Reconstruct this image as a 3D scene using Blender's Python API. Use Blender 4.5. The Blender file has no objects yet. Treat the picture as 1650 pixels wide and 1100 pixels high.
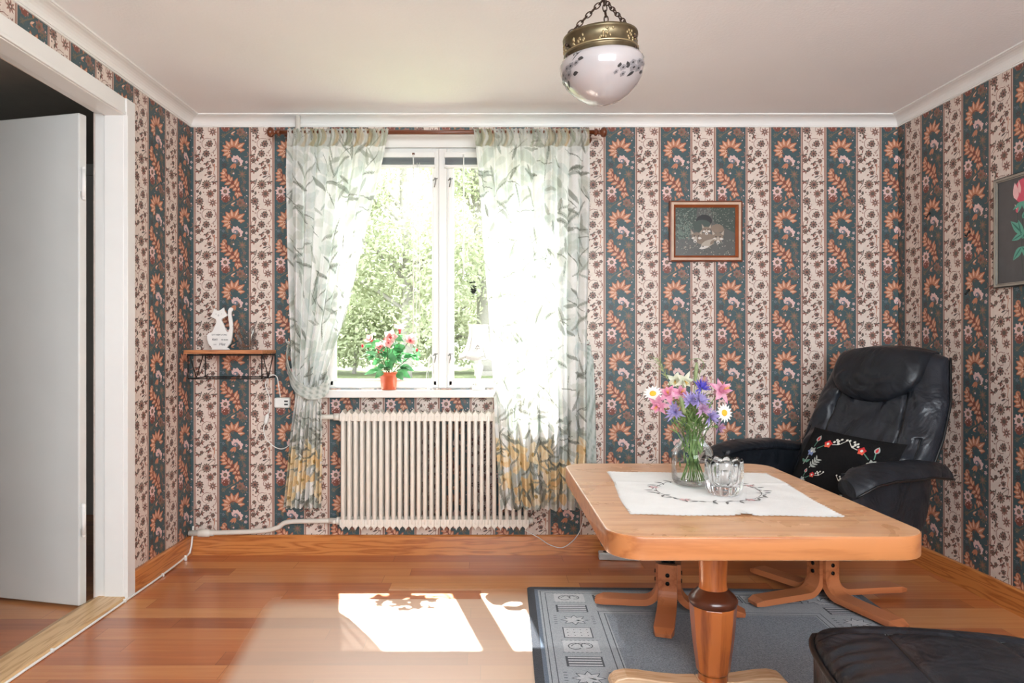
import bpy, math, random
import numpy as np
from mathutils import Vector, Matrix
R = math.radians
PI = math.pi
SC = bpy.context.scene
COL = SC.collection

# ---------------------------------------------------------------- camera
F, X0, Y0, ZC, D = 1110.0, 785.0, 557.0, 1.05, 3.47     # focal (px), axis pixel, eye height, back wall
cam_d = bpy.data.cameras.new('camera')
cam = bpy.data.objects.new('camera', cam_d); COL.objects.link(cam)
cam.location = (0, 0, ZC); cam.rotation_euler = (R(90), 0, 0)
cam_d.sensor_width = 36; cam_d.lens = 36*F/1650
cam_d.shift_x = (825-X0)/1650; cam_d.shift_y = (Y0-550)/1650
cam_d.clip_start = .02; cam_d.clip_end = 200
SC.camera = cam

# ---------------------------------------------------------------- light
w = bpy.data.worlds.new('overcast_bright_sky'); SC.world = w; w.use_nodes = True
bg = w.node_tree.nodes['Background']
bg.inputs[0].default_value = (.93, .97, 1, 1); bg.inputs[1].default_value = 7.0
sun_d = bpy.data.lights.new('sun', 'SUN'); sun_d.energy = 31; sun_d.angle = R(.6); sun_d.color = (1, .975, .94)
sun = bpy.data.objects.new('sun', sun_d); COL.objects.link(sun)
sun.rotation_euler = Vector((.235, -1, -1.75)).to_track_quat('-Z', 'Y').to_euler()
# rectangular area lights: two added fills and the window portal
def area(name, loc, rot, sx, sy, power, color=(1, 1, 1), spread=180):
    d = bpy.data.lights.new(name, 'AREA'); d.shape = 'RECTANGLE'; d.size = sx; d.size_y = sy
    d.energy = power; d.color = color; d.spread = R(spread)
    o = bpy.data.objects.new(name, d); COL.objects.link(o); o.location = loc; o.rotation_euler = rot
    return o
area('rear_fill', (.65, -1.17, 1.55), (R(100), 0, 0), 2.4, 1.05, 76, (.81, .92, 1))  # added fill from behind the viewer, no known window there
area('hall_fill', (-2.5, .96, 1.3), (R(90), 0, 0), .9, 1.0, 5, (.95, .98, 1))  # added fill, unseen, brightens the dark hall
pt = area('daylight_portal', (-.225, 3.575, 1.45), (R(90), 0, R(180)), 1.2, 1.3, 1); pt.data.cycles.is_portal = True   # guides the sky's own light in
SC.view_settings.view_transform = 'Standard'; SC.view_settings.look = 'None'
SC.view_settings.gamma = 1; SC.view_settings.use_curve_mapping = False
SC.view_settings.exposure = 0.2
SC.cycles.use_denoising = True
SC.cycles.max_bounces = 10; SC.cycles.transparent_max_bounces = 24
SC.cycles.transmission_bounces = 10; SC.cycles.sample_clamp_indirect = 6
SC.cycles.caustics_refractive = True

# ---------------------------------------------------------------- helpers
def PX(px, py, Y):
    return ((px-X0)/F*Y, Y, ZC-(py-Y0)/F*Y)
def lin(c):
    return tuple(((v/255)/12.92 if v/255 <= .04045 else ((v/255+.055)/1.055)**2.4) for v in c)

class MB:
    def __init__(s): s.v = []; s.f = []; s.m = []; s.s = []
    def add(s, vs, fs, mat=0, smooth=False, M=None):
        o = len(s.v)
        if M is not None: vs = [tuple(M @ Vector(p)) for p in vs]
        s.v.extend(tuple(p) for p in vs)
        for f in fs: s.f.append([i+o for i in f]); s.m.append(mat); s.s.append(smooth)
        return s
    def box(s, c, d, mat=0, M=None):
        x, y, z = c; a, b, e = d[0]/2, d[1]/2, d[2]/2
        vs = [(x+i*a, y+j*b, z+k*e) for k in (-1, 1) for j in (-1, 1) for i in (-1, 1)]
        return s.add(vs, [(0,2,3,1),(4,5,7,6),(0,1,5,4),(2,6,7,3),(0,4,6,2),(1,3,7,5)], mat, False, M)
    def bx(s, x0, x1, y0, y1, z0, z1, mat=0, M=None):
        return s.box(((x0+x1)/2, (y0+y1)/2, (z0+z1)/2), (x1-x0, y1-y0, z1-z0), mat, M)
    def tube(s, pts, r, seg=8, mat=0, closed=False, M=None, flat=1.0, smooth=True, up=None):
        pts = [Vector(p) for p in pts]; n = len(pts); vs = []; fs = []
        nrm = None
        for i, p in enumerate(pts):
            if closed: t = pts[(i+1) % n]-pts[i-1]
            else: t = pts[min(i+1, n-1)]-pts[max(i-1, 0)]
            t.normalize()
            if nrm is None:
                a = Vector(up) if up else (Vector((0,0,1)) if abs(t.z) < .9 else Vector((1,0,0)))
                nrm = (a-t*a.dot(t)).normalized()
            else: nrm = (nrm-t*nrm.dot(t)).normalized()
            b = t.cross(nrm); rr = r[i] if isinstance(r, (list, tuple)) else r
            for k in range(seg):
                q = 2*PI*k/seg
                vs.append(p+nrm*math.cos(q)*rr*flat+b*math.sin(q)*rr)
        m = n if closed else n-1
        for i in range(m):
            for k in range(seg):
                a = i*seg+k; b2 = i*seg+(k+1) % seg; j = ((i+1) % n)*seg
                fs.append((a, b2, j+(k+1) % seg, j+k))
        if not closed:
            fs.append(tuple(reversed(range(seg)))); fs.append(tuple(range((n-1)*seg, n*seg)))
        return s.add(vs, fs, mat, smooth, M)
    def lathe(s, prof, seg=32, c=(0,0,0), mat=0, M=None, smooth=True, fac=None, cap=False):
        vs = []; fs = []
        for (r, z) in prof:
            for k in range(seg):
                q = 2*PI*k/seg; rr = r*(fac(q, z) if fac else 1)
                vs.append((c[0]+rr*math.cos(q), c[1]+rr*math.sin(q), c[2]+z))
        for i in range(len(prof)-1):
            for k in range(seg):
                fs.append((i*seg+k, i*seg+(k+1) % seg, (i+1)*seg+(k+1) % seg, (i+1)*seg+k))
        if cap:
            fs.append(tuple(reversed(range(seg)))); fs.append(tuple(range((len(prof)-1)*seg, len(prof)*seg)))
        return s.add(vs, fs, mat, smooth, M)
    def ball(s, c, r, seg=12, rings=8, mat=0, M=None):
        if not isinstance(r, (tuple, list)): r = (r, r, r)
        vs = [(c[0], c[1], c[2]-r[2])]; fs = []
        for i in range(1, rings):
            a = -PI/2+PI*i/rings
            for k in range(seg):
                q = 2*PI*k/seg
                vs.append((c[0]+r[0]*math.cos(a)*math.cos(q), c[1]+r[1]*math.cos(a)*math.sin(q), c[2]+r[2]*math.sin(a)))
        vs.append((c[0], c[1], c[2]+r[2])); t = len(vs)-1
        for k in range(seg): fs.append((0, 1+(k+1) % seg, 1+k)); fs.append((t, t-seg+k, t-seg+(k+1) % seg))
        for i in range(rings-2):
            for k in range(seg):
                a = 1+i*seg; fs.append((a+k, a+(k+1) % seg, a+seg+(k+1) % seg, a+seg+k))
        return s.add(vs, fs, mat, True, M)
    def prism(s, out, z0, z1, mat=0, M=None, smooth=False):
        n = len(out); vs = [(x, y, z0) for x, y in out]+[(x, y, z1) for x, y in out]
        fs = [tuple(reversed(range(n))), tuple(range(n, 2*n))]+[(i, (i+1) % n, n+(i+1) % n, n+i) for i in range(n)]
        return s.add(vs, fs, mat, smooth, M)
    def grid(s, fn, nu, nv, mat=0, smooth=True, M=None, wrap=False):
        vs = [fn(i/nu, j/nv) for j in range(nv+1) for i in range(nu+1)]
        fs = [(j*(nu+1)+i, j*(nu+1)+i+1, (j+1)*(nu+1)+i+1, (j+1)*(nu+1)+i) for j in range(nv) for i in range(nu)]
        return s.add(vs, fs, mat, smooth, M)
    def mesh(s, name, mats):
        me = bpy.data.meshes.new(name); me.from_pydata(s.v, [], s.f)
        for m in (mats if isinstance(mats, (list, tuple)) else [mats]): me.materials.append(m)
        me.polygons.foreach_set('material_index', s.m); me.polygons.foreach_set('use_smooth', s.s); me.update()
        return me
    def build(s, name, mats, parent=None, loc=(0,0,0), rot=(0,0,0), bevel=0, seg=2, sub=0):
        o = bpy.data.objects.new(name, s.mesh(name, mats)); COL.objects.link(o)
        o.location = loc; o.rotation_euler = rot
        if parent: o.parent = parent
        if bevel:
            b = o.modifiers.new('bevel', 'BEVEL'); b.width = bevel; b.segments = seg; b.limit_method = 'ANGLE'; b.angle_limit = R(40)
        if sub:
            q = o.modifiers.new('subd', 'SUBSURF'); q.levels = sub; q.render_levels = sub
        return o
def tag(o, label, cat, group=None, kind=None):
    if label: o['label'] = label
    if cat: o['category'] = cat
    if group: o['group'] = group
    if kind: o['kind'] = kind
    return o
def struct(o, label=None):
    o['kind'] = 'structure'
    if label: o['label'] = label
    return o
def thing(name, label, cat, loc=(0,0,0), rotz=0, group=None):
    o = bpy.data.objects.new(name, None); COL.objects.link(o); o.empty_display_size = .05
    o.location = loc; o.rotation_euler = (0, 0, rotz)
    return tag(o, label, cat, group)
def children(o): return [c for c in COL.objects if c.parent == o]
def copy_thing(o, loc, rotz, label, parent=None):
    c = o.copy(); COL.objects.link(c)
    if parent is None: c.location = loc; c.rotation_euler = (0, 0, rotz); c['label'] = label
    else: c.parent = parent
    for ch in children(o): copy_thing(ch, None, None, None, c)
    return c
def bez(pts, n=12):
    """Catmull-Rom through the points"""
    P = [Vector(p) for p in pts]; P = [P[0]*2-P[1]]+P+[P[-1]*2-P[-2]]; out = []
    for i in range(1, len(P)-2):
        for k in range(n):
            t = k/n; a, b, c, d = P[i-1], P[i], P[i+1], P[i+2]
            out.append(.5*((2*b)+(c-a)*t+(2*a-5*b+4*c-d)*t*t+(3*b-a-3*c+d)*t**3))
    return out+[P[-2]]
def interp(tab, x):
    for (a, u), (b, v) in zip(tab, tab[1:]):
        if x <= b: t = 0 if b == a else max(0, (x-a)/(b-a)); return u+(v-u)*t
    return tab[-1][1]

# ---------------------------------------------------------------- materials
def pm(name, rgb, rough=.5, metal=0, var=.06, scale=25, bump=0, bscale=None, coat=0, spec=.5, stretch=(1,1,1), rgb2=None, sss=0, trans=0, ior=1.45, sheen=0, detail=3):
    m = bpy.data.materials.new(name); m.use_nodes = True; nt = m.node_tree; b = nt.nodes['Principled BSDF']
    c = lin(rgb); c2 = lin(rgb2) if rgb2 else tuple(v*(1-var*2.2) for v in c)
    tc = nt.nodes.new('ShaderNodeTexCoord'); mp = nt.nodes.new('ShaderNodeMapping'); mp.inputs['Scale'].default_value = stretch
    nt.links.new(tc.outputs['Object'], mp.inputs[0])
    n = nt.nodes.new('ShaderNodeTexNoise'); n.inputs['Scale'].default_value = scale; n.inputs['Detail'].default_value = detail
    nt.links.new(mp.outputs[0], n.inputs['Vector'])
    rp = nt.nodes.new('ShaderNodeValToRGB'); rp.color_ramp.elements[0].position = .3; rp.color_ramp.elements[1].position = .7
    rp.color_ramp.elements[0].color = (*c2, 1); rp.color_ramp.elements[1].color = (*c, 1)
    nt.links.new(n.outputs['Fac'], rp.inputs[0]); nt.links.new(rp.outputs[0], b.inputs['Base Color'])
    b.inputs['Roughness'].default_value = rough; b.inputs['Metallic'].default_value = metal
    b.inputs['Specular IOR Level'].default_value = spec; b.inputs['Coat Weight'].default_value = coat; b.inputs['Coat Roughness'].default_value = .15
    b.inputs['Transmission Weight'].default_value = trans; b.inputs['IOR'].default_value = ior
    b.inputs['Sheen Weight'].default_value = sheen
    if bump:
        n2 = nt.nodes.new('ShaderNodeTexNoise'); n2.inputs['Scale'].default_value = bscale or scale; n2.inputs['Detail'].default_value = 4
        nt.links.new(mp.outputs[0], n2.inputs['Vector'])
        bp = nt.nodes.new('ShaderNodeBump'); bp.inputs['Strength'].default_value = bump; bp.inputs['Distance'].default_value = .01
        nt.links.new(n2.outputs['Fac'], bp.inputs['Height']); nt.links.new(bp.outputs[0], b.inputs['Normal'])
    return m
def wood(name, light, dark, axis=0, rough=.35, coat=.2, scale=6, ring=3.0):
    """straight-grained varnished wood; grain runs along the axis"""
    m = bpy.data.materials.new(name); m.use_nodes = True; nt = m.node_tree; b = nt.nodes['Principled BSDF']; L = nt.links.new
    tc = nt.nodes.new('ShaderNodeTexCoord'); mp = nt.nodes.new('ShaderNodeMapping')
    st = [9, 9, 9]; st[axis] = .7; mp.inputs['Scale'].default_value = st; L(tc.outputs['Object'], mp.inputs[0])
    n = nt.nodes.new('ShaderNodeTexNoise'); n.inputs['Scale'].default_value = scale/3; n.inputs['Detail'].default_value = 2
    L(mp.outputs[0], n.inputs['Vector'])
    mu = nt.nodes.new('ShaderNodeMath'); mu.operation = 'MULTIPLY'; mu.inputs[1].default_value = ring*6; L(n.outputs['Fac'], mu.inputs[0])
    fr = nt.nodes.new('ShaderNodeMath'); fr.operation = 'PINGPONG'; fr.inputs[1].default_value = 1; L(mu.outputs[0], fr.inputs[0])
    n2 = nt.nodes.new('ShaderNodeTexNoise'); n2.inputs['Scale'].default_value = scale*5; n2.inputs['Detail'].default_value = 5; L(mp.outputs[0], n2.inputs['Vector'])
    mx = nt.nodes.new('ShaderNodeMath'); mx.operation = 'MULTIPLY_ADD'; mx.inputs[1].default_value = .55; L(fr.outputs[0], mx.inputs[0])
    ml = nt.nodes.new('ShaderNodeMath'); ml.operation = 'MULTIPLY'; ml.inputs[1].default_value = .45; L(n2.outputs['Fac'], ml.inputs[0]); L(ml.outputs[0], mx.inputs[2])
    rp = nt.nodes.new('ShaderNodeValToRGB'); rp.color_ramp.elements[0].position = .12; rp.color_ramp.elements[1].position = .55
    rp.color_ramp.elements[0].color = (*lin(dark), 1); rp.color_ramp.elements[1].color = (*lin(light), 1)
    L(mx.outputs[0], rp.inputs[0]); L(rp.outputs[0], b.inputs['Base Color'])
    b.inputs['Roughness'].default_value = rough; b.inputs['Coat Weight'].default_value = coat; b.inputs['Coat Roughness'].default_value = .12
    return m
def thin_glass(name, tint=(.97, .985, .98), blend=.12, rough=.02, most=1):
    m = bpy.data.materials.new(name); m.use_nodes = True; nt = m.node_tree; nt.nodes.remove(nt.nodes['Principled BSDF']); L = nt.links.new
    lw = nt.nodes.new('ShaderNodeLayerWeight'); lw.inputs[0].default_value = blend
    t = nt.nodes.new('ShaderNodeBsdfTransparent'); t.inputs[0].default_value = (*tint, 1)
    g = nt.nodes.new('ShaderNodeBsdfGlossy'); g.inputs['Roughness'].default_value = rough
    ml = nt.nodes.new('ShaderNodeMath'); ml.operation = 'MULTIPLY'; ml.inputs[1].default_value = most; L(lw.outputs['Fresnel'], ml.inputs[0])
    mx = nt.nodes.new('ShaderNodeMixShader'); L(ml.outputs[0], mx.inputs[0]); L(t.outputs[0], mx.inputs[1]); L(g.outputs[0], mx.inputs[2])
    L(mx.outputs[0], nt.nodes['Material Output'].inputs[0]); return m
def leafy(name, rgb, rgb2, tr=.45, scale=8, rough=.5, attr=None, clear=0.0):
    """thin leaf, petal or cloth that also lets light through"""
    m = bpy.data.materials.new(name); m.use_nodes = True; nt = m.node_tree; nt.nodes.remove(nt.nodes['Principled BSDF']); L = nt.links.new
    tc = nt.nodes.new('ShaderNodeTexCoord'); n = nt.nodes.new('ShaderNodeTexNoise'); n.inputs['Scale'].default_value = scale; L(tc.outputs['Object'], n.inputs['Vector'])
    rp = nt.nodes.new('ShaderNodeValToRGB'); rp.color_ramp.elements[0].position = .35; rp.color_ramp.elements[1].position = .65
    rp.color_ramp.elements[0].color = (*lin(rgb), 1); rp.color_ramp.elements[1].color = (*lin(rgb2), 1); L(n.outputs['Fac'], rp.inputs[0]); col = rp.outputs[0]
    if attr:
        at = nt.nodes.new('ShaderNodeAttribute'); at.attribute_name = attr
        mu = nt.nodes.new('ShaderNodeMix'); mu.data_type = 'RGBA'; mu.blend_type = 'MULTIPLY'; mu.inputs[0].default_value = 1
        L(col, mu.inputs[6]); L(at.outputs['Color'], mu.inputs[7]); col = mu.outputs[2]
    d = nt.nodes.new('ShaderNodeBsdfPrincipled'); d.inputs['Roughness'].default_value = rough; d.inputs['Specular IOR Level'].default_value = .25
    t = nt.nodes.new('ShaderNodeBsdfTranslucent'); L(col, d.inputs['Base Color']); L(col, t.inputs[0])
    mx = nt.nodes.new('ShaderNodeMixShader'); mx.inputs[0].default_value = tr; L(d.outputs[0], mx.inputs[1]); L(t.outputs[0], mx.inputs[2]); out = mx.outputs[0]
    if clear:
        tp = nt.nodes.new('ShaderNodeBsdfTransparent'); m2 = nt.nodes.new('ShaderNodeMixShader'); m2.inputs[0].default_value = clear
        L(out, m2.inputs[1]); L(tp.outputs[0], m2.inputs[2]); out = m2.outputs[0]
    L(out, nt.nodes['Material Output'].inputs[0]); return m
def leather(name, rgb, rough=.38, crease=.5):
    m = pm(name, rgb, rough, var=.2, scale=14, spec=.4); nt = m.node_tree; b = nt.nodes['Principled BSDF']; L = nt.links.new
    tc = nt.nodes.new('ShaderNodeTexCoord')
    n = nt.nodes.new('ShaderNodeTexNoise'); n.inputs['Scale'].default_value = 5; n.inputs['Detail'].default_value = 3; n.inputs['Distortion'].default_value = 1.6; L(tc.outputs['Object'], n.inputs['Vector'])
    v = nt.nodes.new('ShaderNodeTexVoronoi'); v.inputs['Scale'].default_value = 260; L(tc.outputs['Object'], v.inputs['Vector'])
    ad = nt.nodes.new('ShaderNodeMath'); ad.operation = 'MULTIPLY_ADD'; ad.inputs[1].default_value = .012; L(v.outputs['Distance'], ad.inputs[0]); L(n.outputs['Fac'], ad.inputs[2])
    bp = nt.nodes.new('ShaderNodeBump'); bp.inputs['Strength'].default_value = crease; bp.inputs['Distance'].default_value = .03; L(ad.outputs[0], bp.inputs['Height']); L(bp.outputs[0], b.inputs['Normal'])
    return m

M_white = pm('white_paint', (236, 234, 230), .38, var=.015, scale=6)
M_ceil = pm('ceiling_paint', (246, 246, 246), .85, var=.012, scale=3, bump=.12, bscale=90)
M_black_metal = pm('black_wire', (22, 20, 20), .45)
M_plastic = pm('white_plastic', (238, 237, 232), .3, var=.01)
M_chrome = pm('zinc', (150, 150, 148), .3, metal=1)

# ================================================================ wallpaper: printed motifs as thin layers in the wall's own mesh
XL, XR = -1.494, 2.069; SL, SR = .016, .018; H = 2.20
def wall_x(side, y): return XL-SL*(D-y) if side == 'L' else XR+SR*(D-y)
PW, PH = .278, .3567                                  # repeat across, repeat down
PAPER = [('paper_cream', (226, 210, 198)), ('paper_teal', (70, 91, 95)), ('paper_band', (176, 134, 116)), ('print_orange', (192, 130, 100)),
         ('print_rust', (128, 76, 64)), ('print_peach', (224, 182, 156)), ('print_olive', (104, 93, 83)), ('print_brown', (150, 108, 96)),
         ('print_pink', (226, 192, 186)), ('print_slate', (112, 120, 130)), ('print_dark', (82, 70, 68)), ('print_moss', (116, 104, 88))]
CR, TE, BA, OR, RU, PE, OL, BR, PK, SLT, DK, MO = range(12)
M_paper = [pm(n, c, .46, var=.05, scale=40, spec=.45) for n, c in PAPER]

class Art:
    """flat printed shapes: (layer, colour, outline)"""
    def __init__(s): s.p = []
    def poly(s, pts, c, l): s.p.append((l, c, [tuple(p) for p in pts]))
    def leaf(s, x, y, x2, y2, wd, c, l, n=5, belly=.45):
        dx, dy = x2-x, y2-y; a = []; b = []
        for i in range(n+1):
            t = i/n; h = wd/2*math.sin(PI*t**(.75 if belly < .5 else 1.2))
            a.append((x+dx*t-dy*h/math.hypot(dx, dy), y+dy*t+dx*h/math.hypot(dx, dy)))
            b.append((x+dx*t+dy*h/math.hypot(dx, dy), y+dy*t-dx*h/math.hypot(dx, dy)))
        s.poly(a+b[-2:0:-1], c, l)
    def frond(s, x, y, x2, y2, wd, c, l):
        L = math.hypot(x2-x, y2-y) or 1; tx, ty = (x2-x)/L, (y2-y)/L; a = []; b = []
        for t, h in ((0, .30), (.2, .40), (.42, .62), (.46, .44), (.62, .52), (.68, .34), (.86, .24), (1, 0)):
            a.append((x+tx*L*t-ty*wd*h*.8, y+ty*L*t+tx*wd*h*.8)); b.append((x+tx*L*t+ty*wd*h*.8, y+ty*L*t-tx*wd*h*.8))
        s.poly(a+b[-2::-1], c, l)
    def disc(s, x, y, r, c, l, n=9, lob=0, amp=.18, ry=None, rot=0):
        k = n if not lob else lob*4
        s.poly([(x+r*(1+amp*math.cos(lob*2*PI*i/k) if lob else 1)*math.cos(2*PI*i/k+rot), y+(ry or r)*(1+amp*math.cos(lob*2*PI*i/k) if lob else 1)*math.sin(2*PI*i/k+rot)) for i in range(k)], c, l)
    def star(s, x, y, r, n, c, l, wd=None, rot=0, r0=.15):
        for i in range(n):
            q = 2*PI*i/n+rot
            s.leaf(x+r*r0*math.cos(q), y+r*r0*math.sin(q), x+r*math.cos(q), y+r*math.sin(q), wd or 2.6*r/n, c, l)
    def line(s, pts, wd, c, l, taper=False):
        pts = [tuple(p) for p in pts]; n = len(pts)
        for i in range(n-1):
            (x, y), (x2, y2) = pts[i], pts[i+1]; d = math.hypot(x2-x, y2-y) or 1; nx, ny = -(y2-y)/d, (x2-x)/d
            a = wd/2*(1-i/n if taper else 1); b = wd/2*(1-(i+1)/n if taper else 1)
            s.poly([(x+nx*a, y+ny*a), (x-nx*a, y-ny*a), (x2-nx*b, y2-ny*b), (x2+nx*b, y2+ny*b)], c, l)
    def arc(s, x, y, r, a0, a1, wd, c, l, n=8, taper=False):
        s.line([(x+r*math.cos(R(a0+(a1-a0)*i/n)), y+r*math.sin(R(a0+(a1-a0)*i/n))) for i in range(n+1)], wd, c, l, taper)

def wallpaper_tile():
    A = Art(); rn = random.Random(4)                  # drawn at 730 across by 930 down, cream stripe from 60
    # teal stripe: curled plume
    cx, cy = 566, 345
    A.disc(cx, cy-8, 112, RU, 3, 16); A.disc(cx+30, cy+40, 70, TE, 6, 14); A.disc(cx+8, cy+6, 44, TE, 6, 12)
    for (tx, ty) in [(486, 448), (430, 412), (413, 345), (428, 278), (470, 218), (545, 188), (640, 180), (722, 244), (726, 336)]:
        d = math.hypot(tx-cx, ty-cy); bx, by = cx+(tx-cx)/d*40, cy+(ty-cy)/d*38
        A.frond(bx, by, tx+(tx-cx)*.03, ty+(ty-cy)*.03, 84, RU, 4); A.frond(bx, by, tx, ty, 66, OR, 5)
        A.leaf(bx+(tx-bx)*.2, by+(ty-by)*.2, tx-(tx-bx)*.1, ty-(ty-by)*.1, 20, PE, 6)
    A.arc(cx+6, cy+4, 50, 110, 330, 11, RU, 7, 10); A.arc(cx+2, cy+6, 38, 120, 300, 6, MO, 7, 8); A.disc(520, 358, 18, PE, 8); A.disc(525, 358, 10, RU, 9); A.disc(566, 332, 13, OL, 8)
    A.leaf(476, 430, 505, 505, 34, MO, 5)
    # flower beneath it
    for (tx, ty) in [(548, 440), (572, 408), (622, 404), (668, 438), (704, 478), (690, 532)]: A.leaf(622, 505, tx, ty, 62, PK, 6, belly=.6); A.leaf(622, 505, (tx+622)/2, (ty+505)/2, 22, BR, 7)
    A.disc(606, 488, 32, SLT, 8); A.disc(640, 520, 26, OL, 8); A.disc(598, 486, 14, PK, 9)
    for (tx, ty) in [(520, 575), (545, 590), (588, 592)]: A.leaf(600, 515, tx, ty, 34, OR, 7)
    A.leaf(650, 540, 720, 560, 26, MO, 6)
    A.star(440, 470, 24, 5, SLT, 5); A.star(745, 498, 22, 5, PK, 5); A.star(735, 570, 26, 5, PK, 5); A.star(560, 630, 34, 6, MO, 4); A.disc(575, 645, 12, PK, 5)
    A.star(690, 660, 62, 8, MO, 4, 22); A.disc(690, 655, 20, BR, 5); A.line([(600, 570), (650, 600), (690, 650)], 6, MO, 4)
    A.star(455, 540, 42, 7, DK, 4, 14); A.arc(735, 395, 34, -60, 120, 9, BR, 5)
    # acanthus leaf
    sp = [(452, 622), (470, 690), (520, 745), (585, 790), (628, 850), (638, 950)]
    A.line(sp, 70, RU, 3); A.arc(455, 612, 24, 120, 380, 20, OR, 5, 8)
    for (bx, by, tx, ty) in [(462, 650, 398, 640), (470, 690, 396, 690), (492, 720, 402, 742), (540, 765, 452, 790), (585, 800, 512, 838), (612, 840, 560, 872),
                             (625, 900, 590, 935), (462, 650, 428, 596), (475, 690, 452, 632), (515, 735, 512, 655), (530, 750, 560, 690), (585, 795, 628, 706), (610, 830, 645, 752),
                             (628, 870, 655, 836), (632, 900, 692, 942), (634, 910, 625, 975)]:
        A.frond(bx, by, tx+(tx-bx)*.05, ty+(ty-by)*.05, 62, RU, 4); A.frond(bx, by, tx, ty, 50, OR, 5); A.leaf(bx, by, tx*.85+bx*.15, ty*.85+by*.15, 14, PE, 6)
    A.line(sp, 9, RU, 6)
    # pale star flower and berries
    A.disc(470, 965, 62, BR, 4, 18, 9, .1); A.disc(468, 985, 44, RU, 4)
    for i in range(16): A.disc(420+rn.random()*110, 940+rn.random()*62, 7, RU if i % 2 else PK, 6, 6)
    A.star(465, 880, 72, 8, PK, 6, 40, .2); A.disc(465, 882, 28, MO, 7); A.disc(465, 882, 14, BR, 8)
    A.line([(640, 950), (560, 1010), (440, 1085)], 12, MO, 4); A.leaf(540, 1060, 600, 1020, 22, PE, 6); A.leaf(540, 1060, 590, 1075, 18, OR, 6); A.leaf(585, 1000, 570, 940, 22, OR, 6)
    A.star(440, 1080, 36, 6, MO, 4, 14)
    A.disc(668, 1030, 52, BR, 4, 20, 7, .2); A.disc(660, 1035, 30, MO, 5); A.disc(660, 1035, 14, RU, 6); A.star(700, 1090, 44, 7, MO, 4, 16)
    A.star(735, 1065, 34, 6, BR, 4, 12)
    for i in range(7): A.leaf(742+8*math.sin(i*2), 930+i*34, 742+22*math.sin(i*2.6+1), 950+i*34, 14, (PK, MO, SLT)[i % 3], 5)
    A.line([(705, 720), (715, 800), (700, 880)], 6, MO, 4)
    for i in range(6): A.star(705+18*math.sin(i*1.7), 730+i*30, 26, 5, (MO, BR, OL)[i % 3], 5, 11, i)
    for i in range(34):
        A.disc(400+rn.random()*365, 190+rn.random()*920, 4+rn.random()*4, (SLT, MO, BR, PK)[i % 4], 3, 6)
    # cream stripe: vine with small flowers
    for (x, y, r, c, lob) in [(124, 1010, 50, OL, 9), (256, 258, 44, OL, 7), (214, 386, 46, OL, 8), (104, 476, 31, OL, 7), (300, 482, 29, OL, 6), (152, 590, 25, OL, 5), (218, 792, 58, MO, 12),
                              (118, 312, 26, OL, 4), (98, 880, 20, DK, 5), (326, 872, 22, OL, 5), (258, 640, 30, BR, 5)]:
        A.disc(x, y, r, c, 4, 14, lob, .12); A.disc(x, y, r*.62, BR if c != BR else OL, 5, 8); A.disc(x+3, y+2, r*.34, DK, 6, 8)
        if r > 40: A.star(x, y, r*.95, lob, PK, 6, r*.10, .3, .62)
    A.star(300, 1030, 60, 8, BR, 4, 20, .1); A.disc(300, 1030, 22, OL, 5); A.disc(300, 1030, 10, PK, 6)
    A.star(266, 912, 60, 9, BR, 4, 26); A.disc(266, 912, 24, OL, 5)
    A.star(304, 440, 56, 5, BR, 3, 16, -2.2, .4)
    for (x, y, a) in [(150, 1092, 0), (215, 510, .9), (150, 455, .3), (245, 560, .8), (110, 610, 2), (100, 750, 1.5), (320, 760, 1.4), (95, 405, 1.3)]:
        for k in (-1, 0, 1, 2): A.leaf(x-k*4, y, x+46*math.cos(a+k*1.15-.5), y+46*math.sin(a+k*1.15-.5), 22, (BR, RU, OL)[k % 3], 4)
        A.disc(x, y, 8, DK, 5, 6)
    for (x, y, r, a0, a1) in [(225, 255, 72, 60, 300), (250, 280, 100, -60, 70), (180, 640, 60, 180, 300), (240, 700, 90, -40, 40), (130, 780, 80, -20, 60), (190, 900, 90, 200, 300), (300, 600, 70, 120, 250), (150, 380, 70, 100, 220), (110, 545, 40, 150, 330), (300, 1000, 60, 150, 260)]:
        A.arc(x, y, r, a0, a1, 7, BR, 3, 7)
    A.line([(150, 720), (138, 780), (85, 850)], 13, OL, 4, True); A.line([(320, 680), (240, 745)], 6, OL, 4); A.leaf(225, 700, 295, 672, 18, DK, 4); A.leaf(130, 930, 140, 875, 34, OL, 4); A.leaf(190, 680, 222, 650, 22, BR, 4)
    A.line([(320, 520), (322, 590), (308, 660)], 15, OR, 3, True); A.leaf(310, 560, 296, 510, 16, BR, 4)
    A.leaf(125, 385, 145, 320, 14, RU, 4); A.leaf(340, 270, 338, 215, 18, BR, 4)
    for i in range(46):
        x, y = 84+rn.random()*262, 185+rn.random()*925
        if i % 3: A.disc(x, y, 4+rn.random()*6, (OL, BR, DK)[i % 3], 3, 6)
        else: A.leaf(x, y, x+rn.uniform(-34, 34), y+rn.uniform(-34, 34), 13, (BR, PK, OL)[i % 3 - 0], 3)
    return A.p
TILE = wallpaper_tile()
def clip(poly, x0, x1, y0, y1):
    for ax, lim, sg in ((0, x0, 1), (0, x1, -1), (1, y0, 1), (1, y1, -1)):
        out = []
        for i in range(len(poly)):
            a, b = poly[i-1], poly[i]; da, db = (a[ax]-lim)*sg, (b[ax]-lim)*sg
            if (da >= 0) != (db >= 0):
                t = da/(da-db); out.append((a[0]+(b[0]-a[0])*t, a[1]+(b[1]-a[1])*t))
            if db >= 0: out.append(b)
        poly = out
        if len(poly) < 3: return None
    return poly
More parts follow.
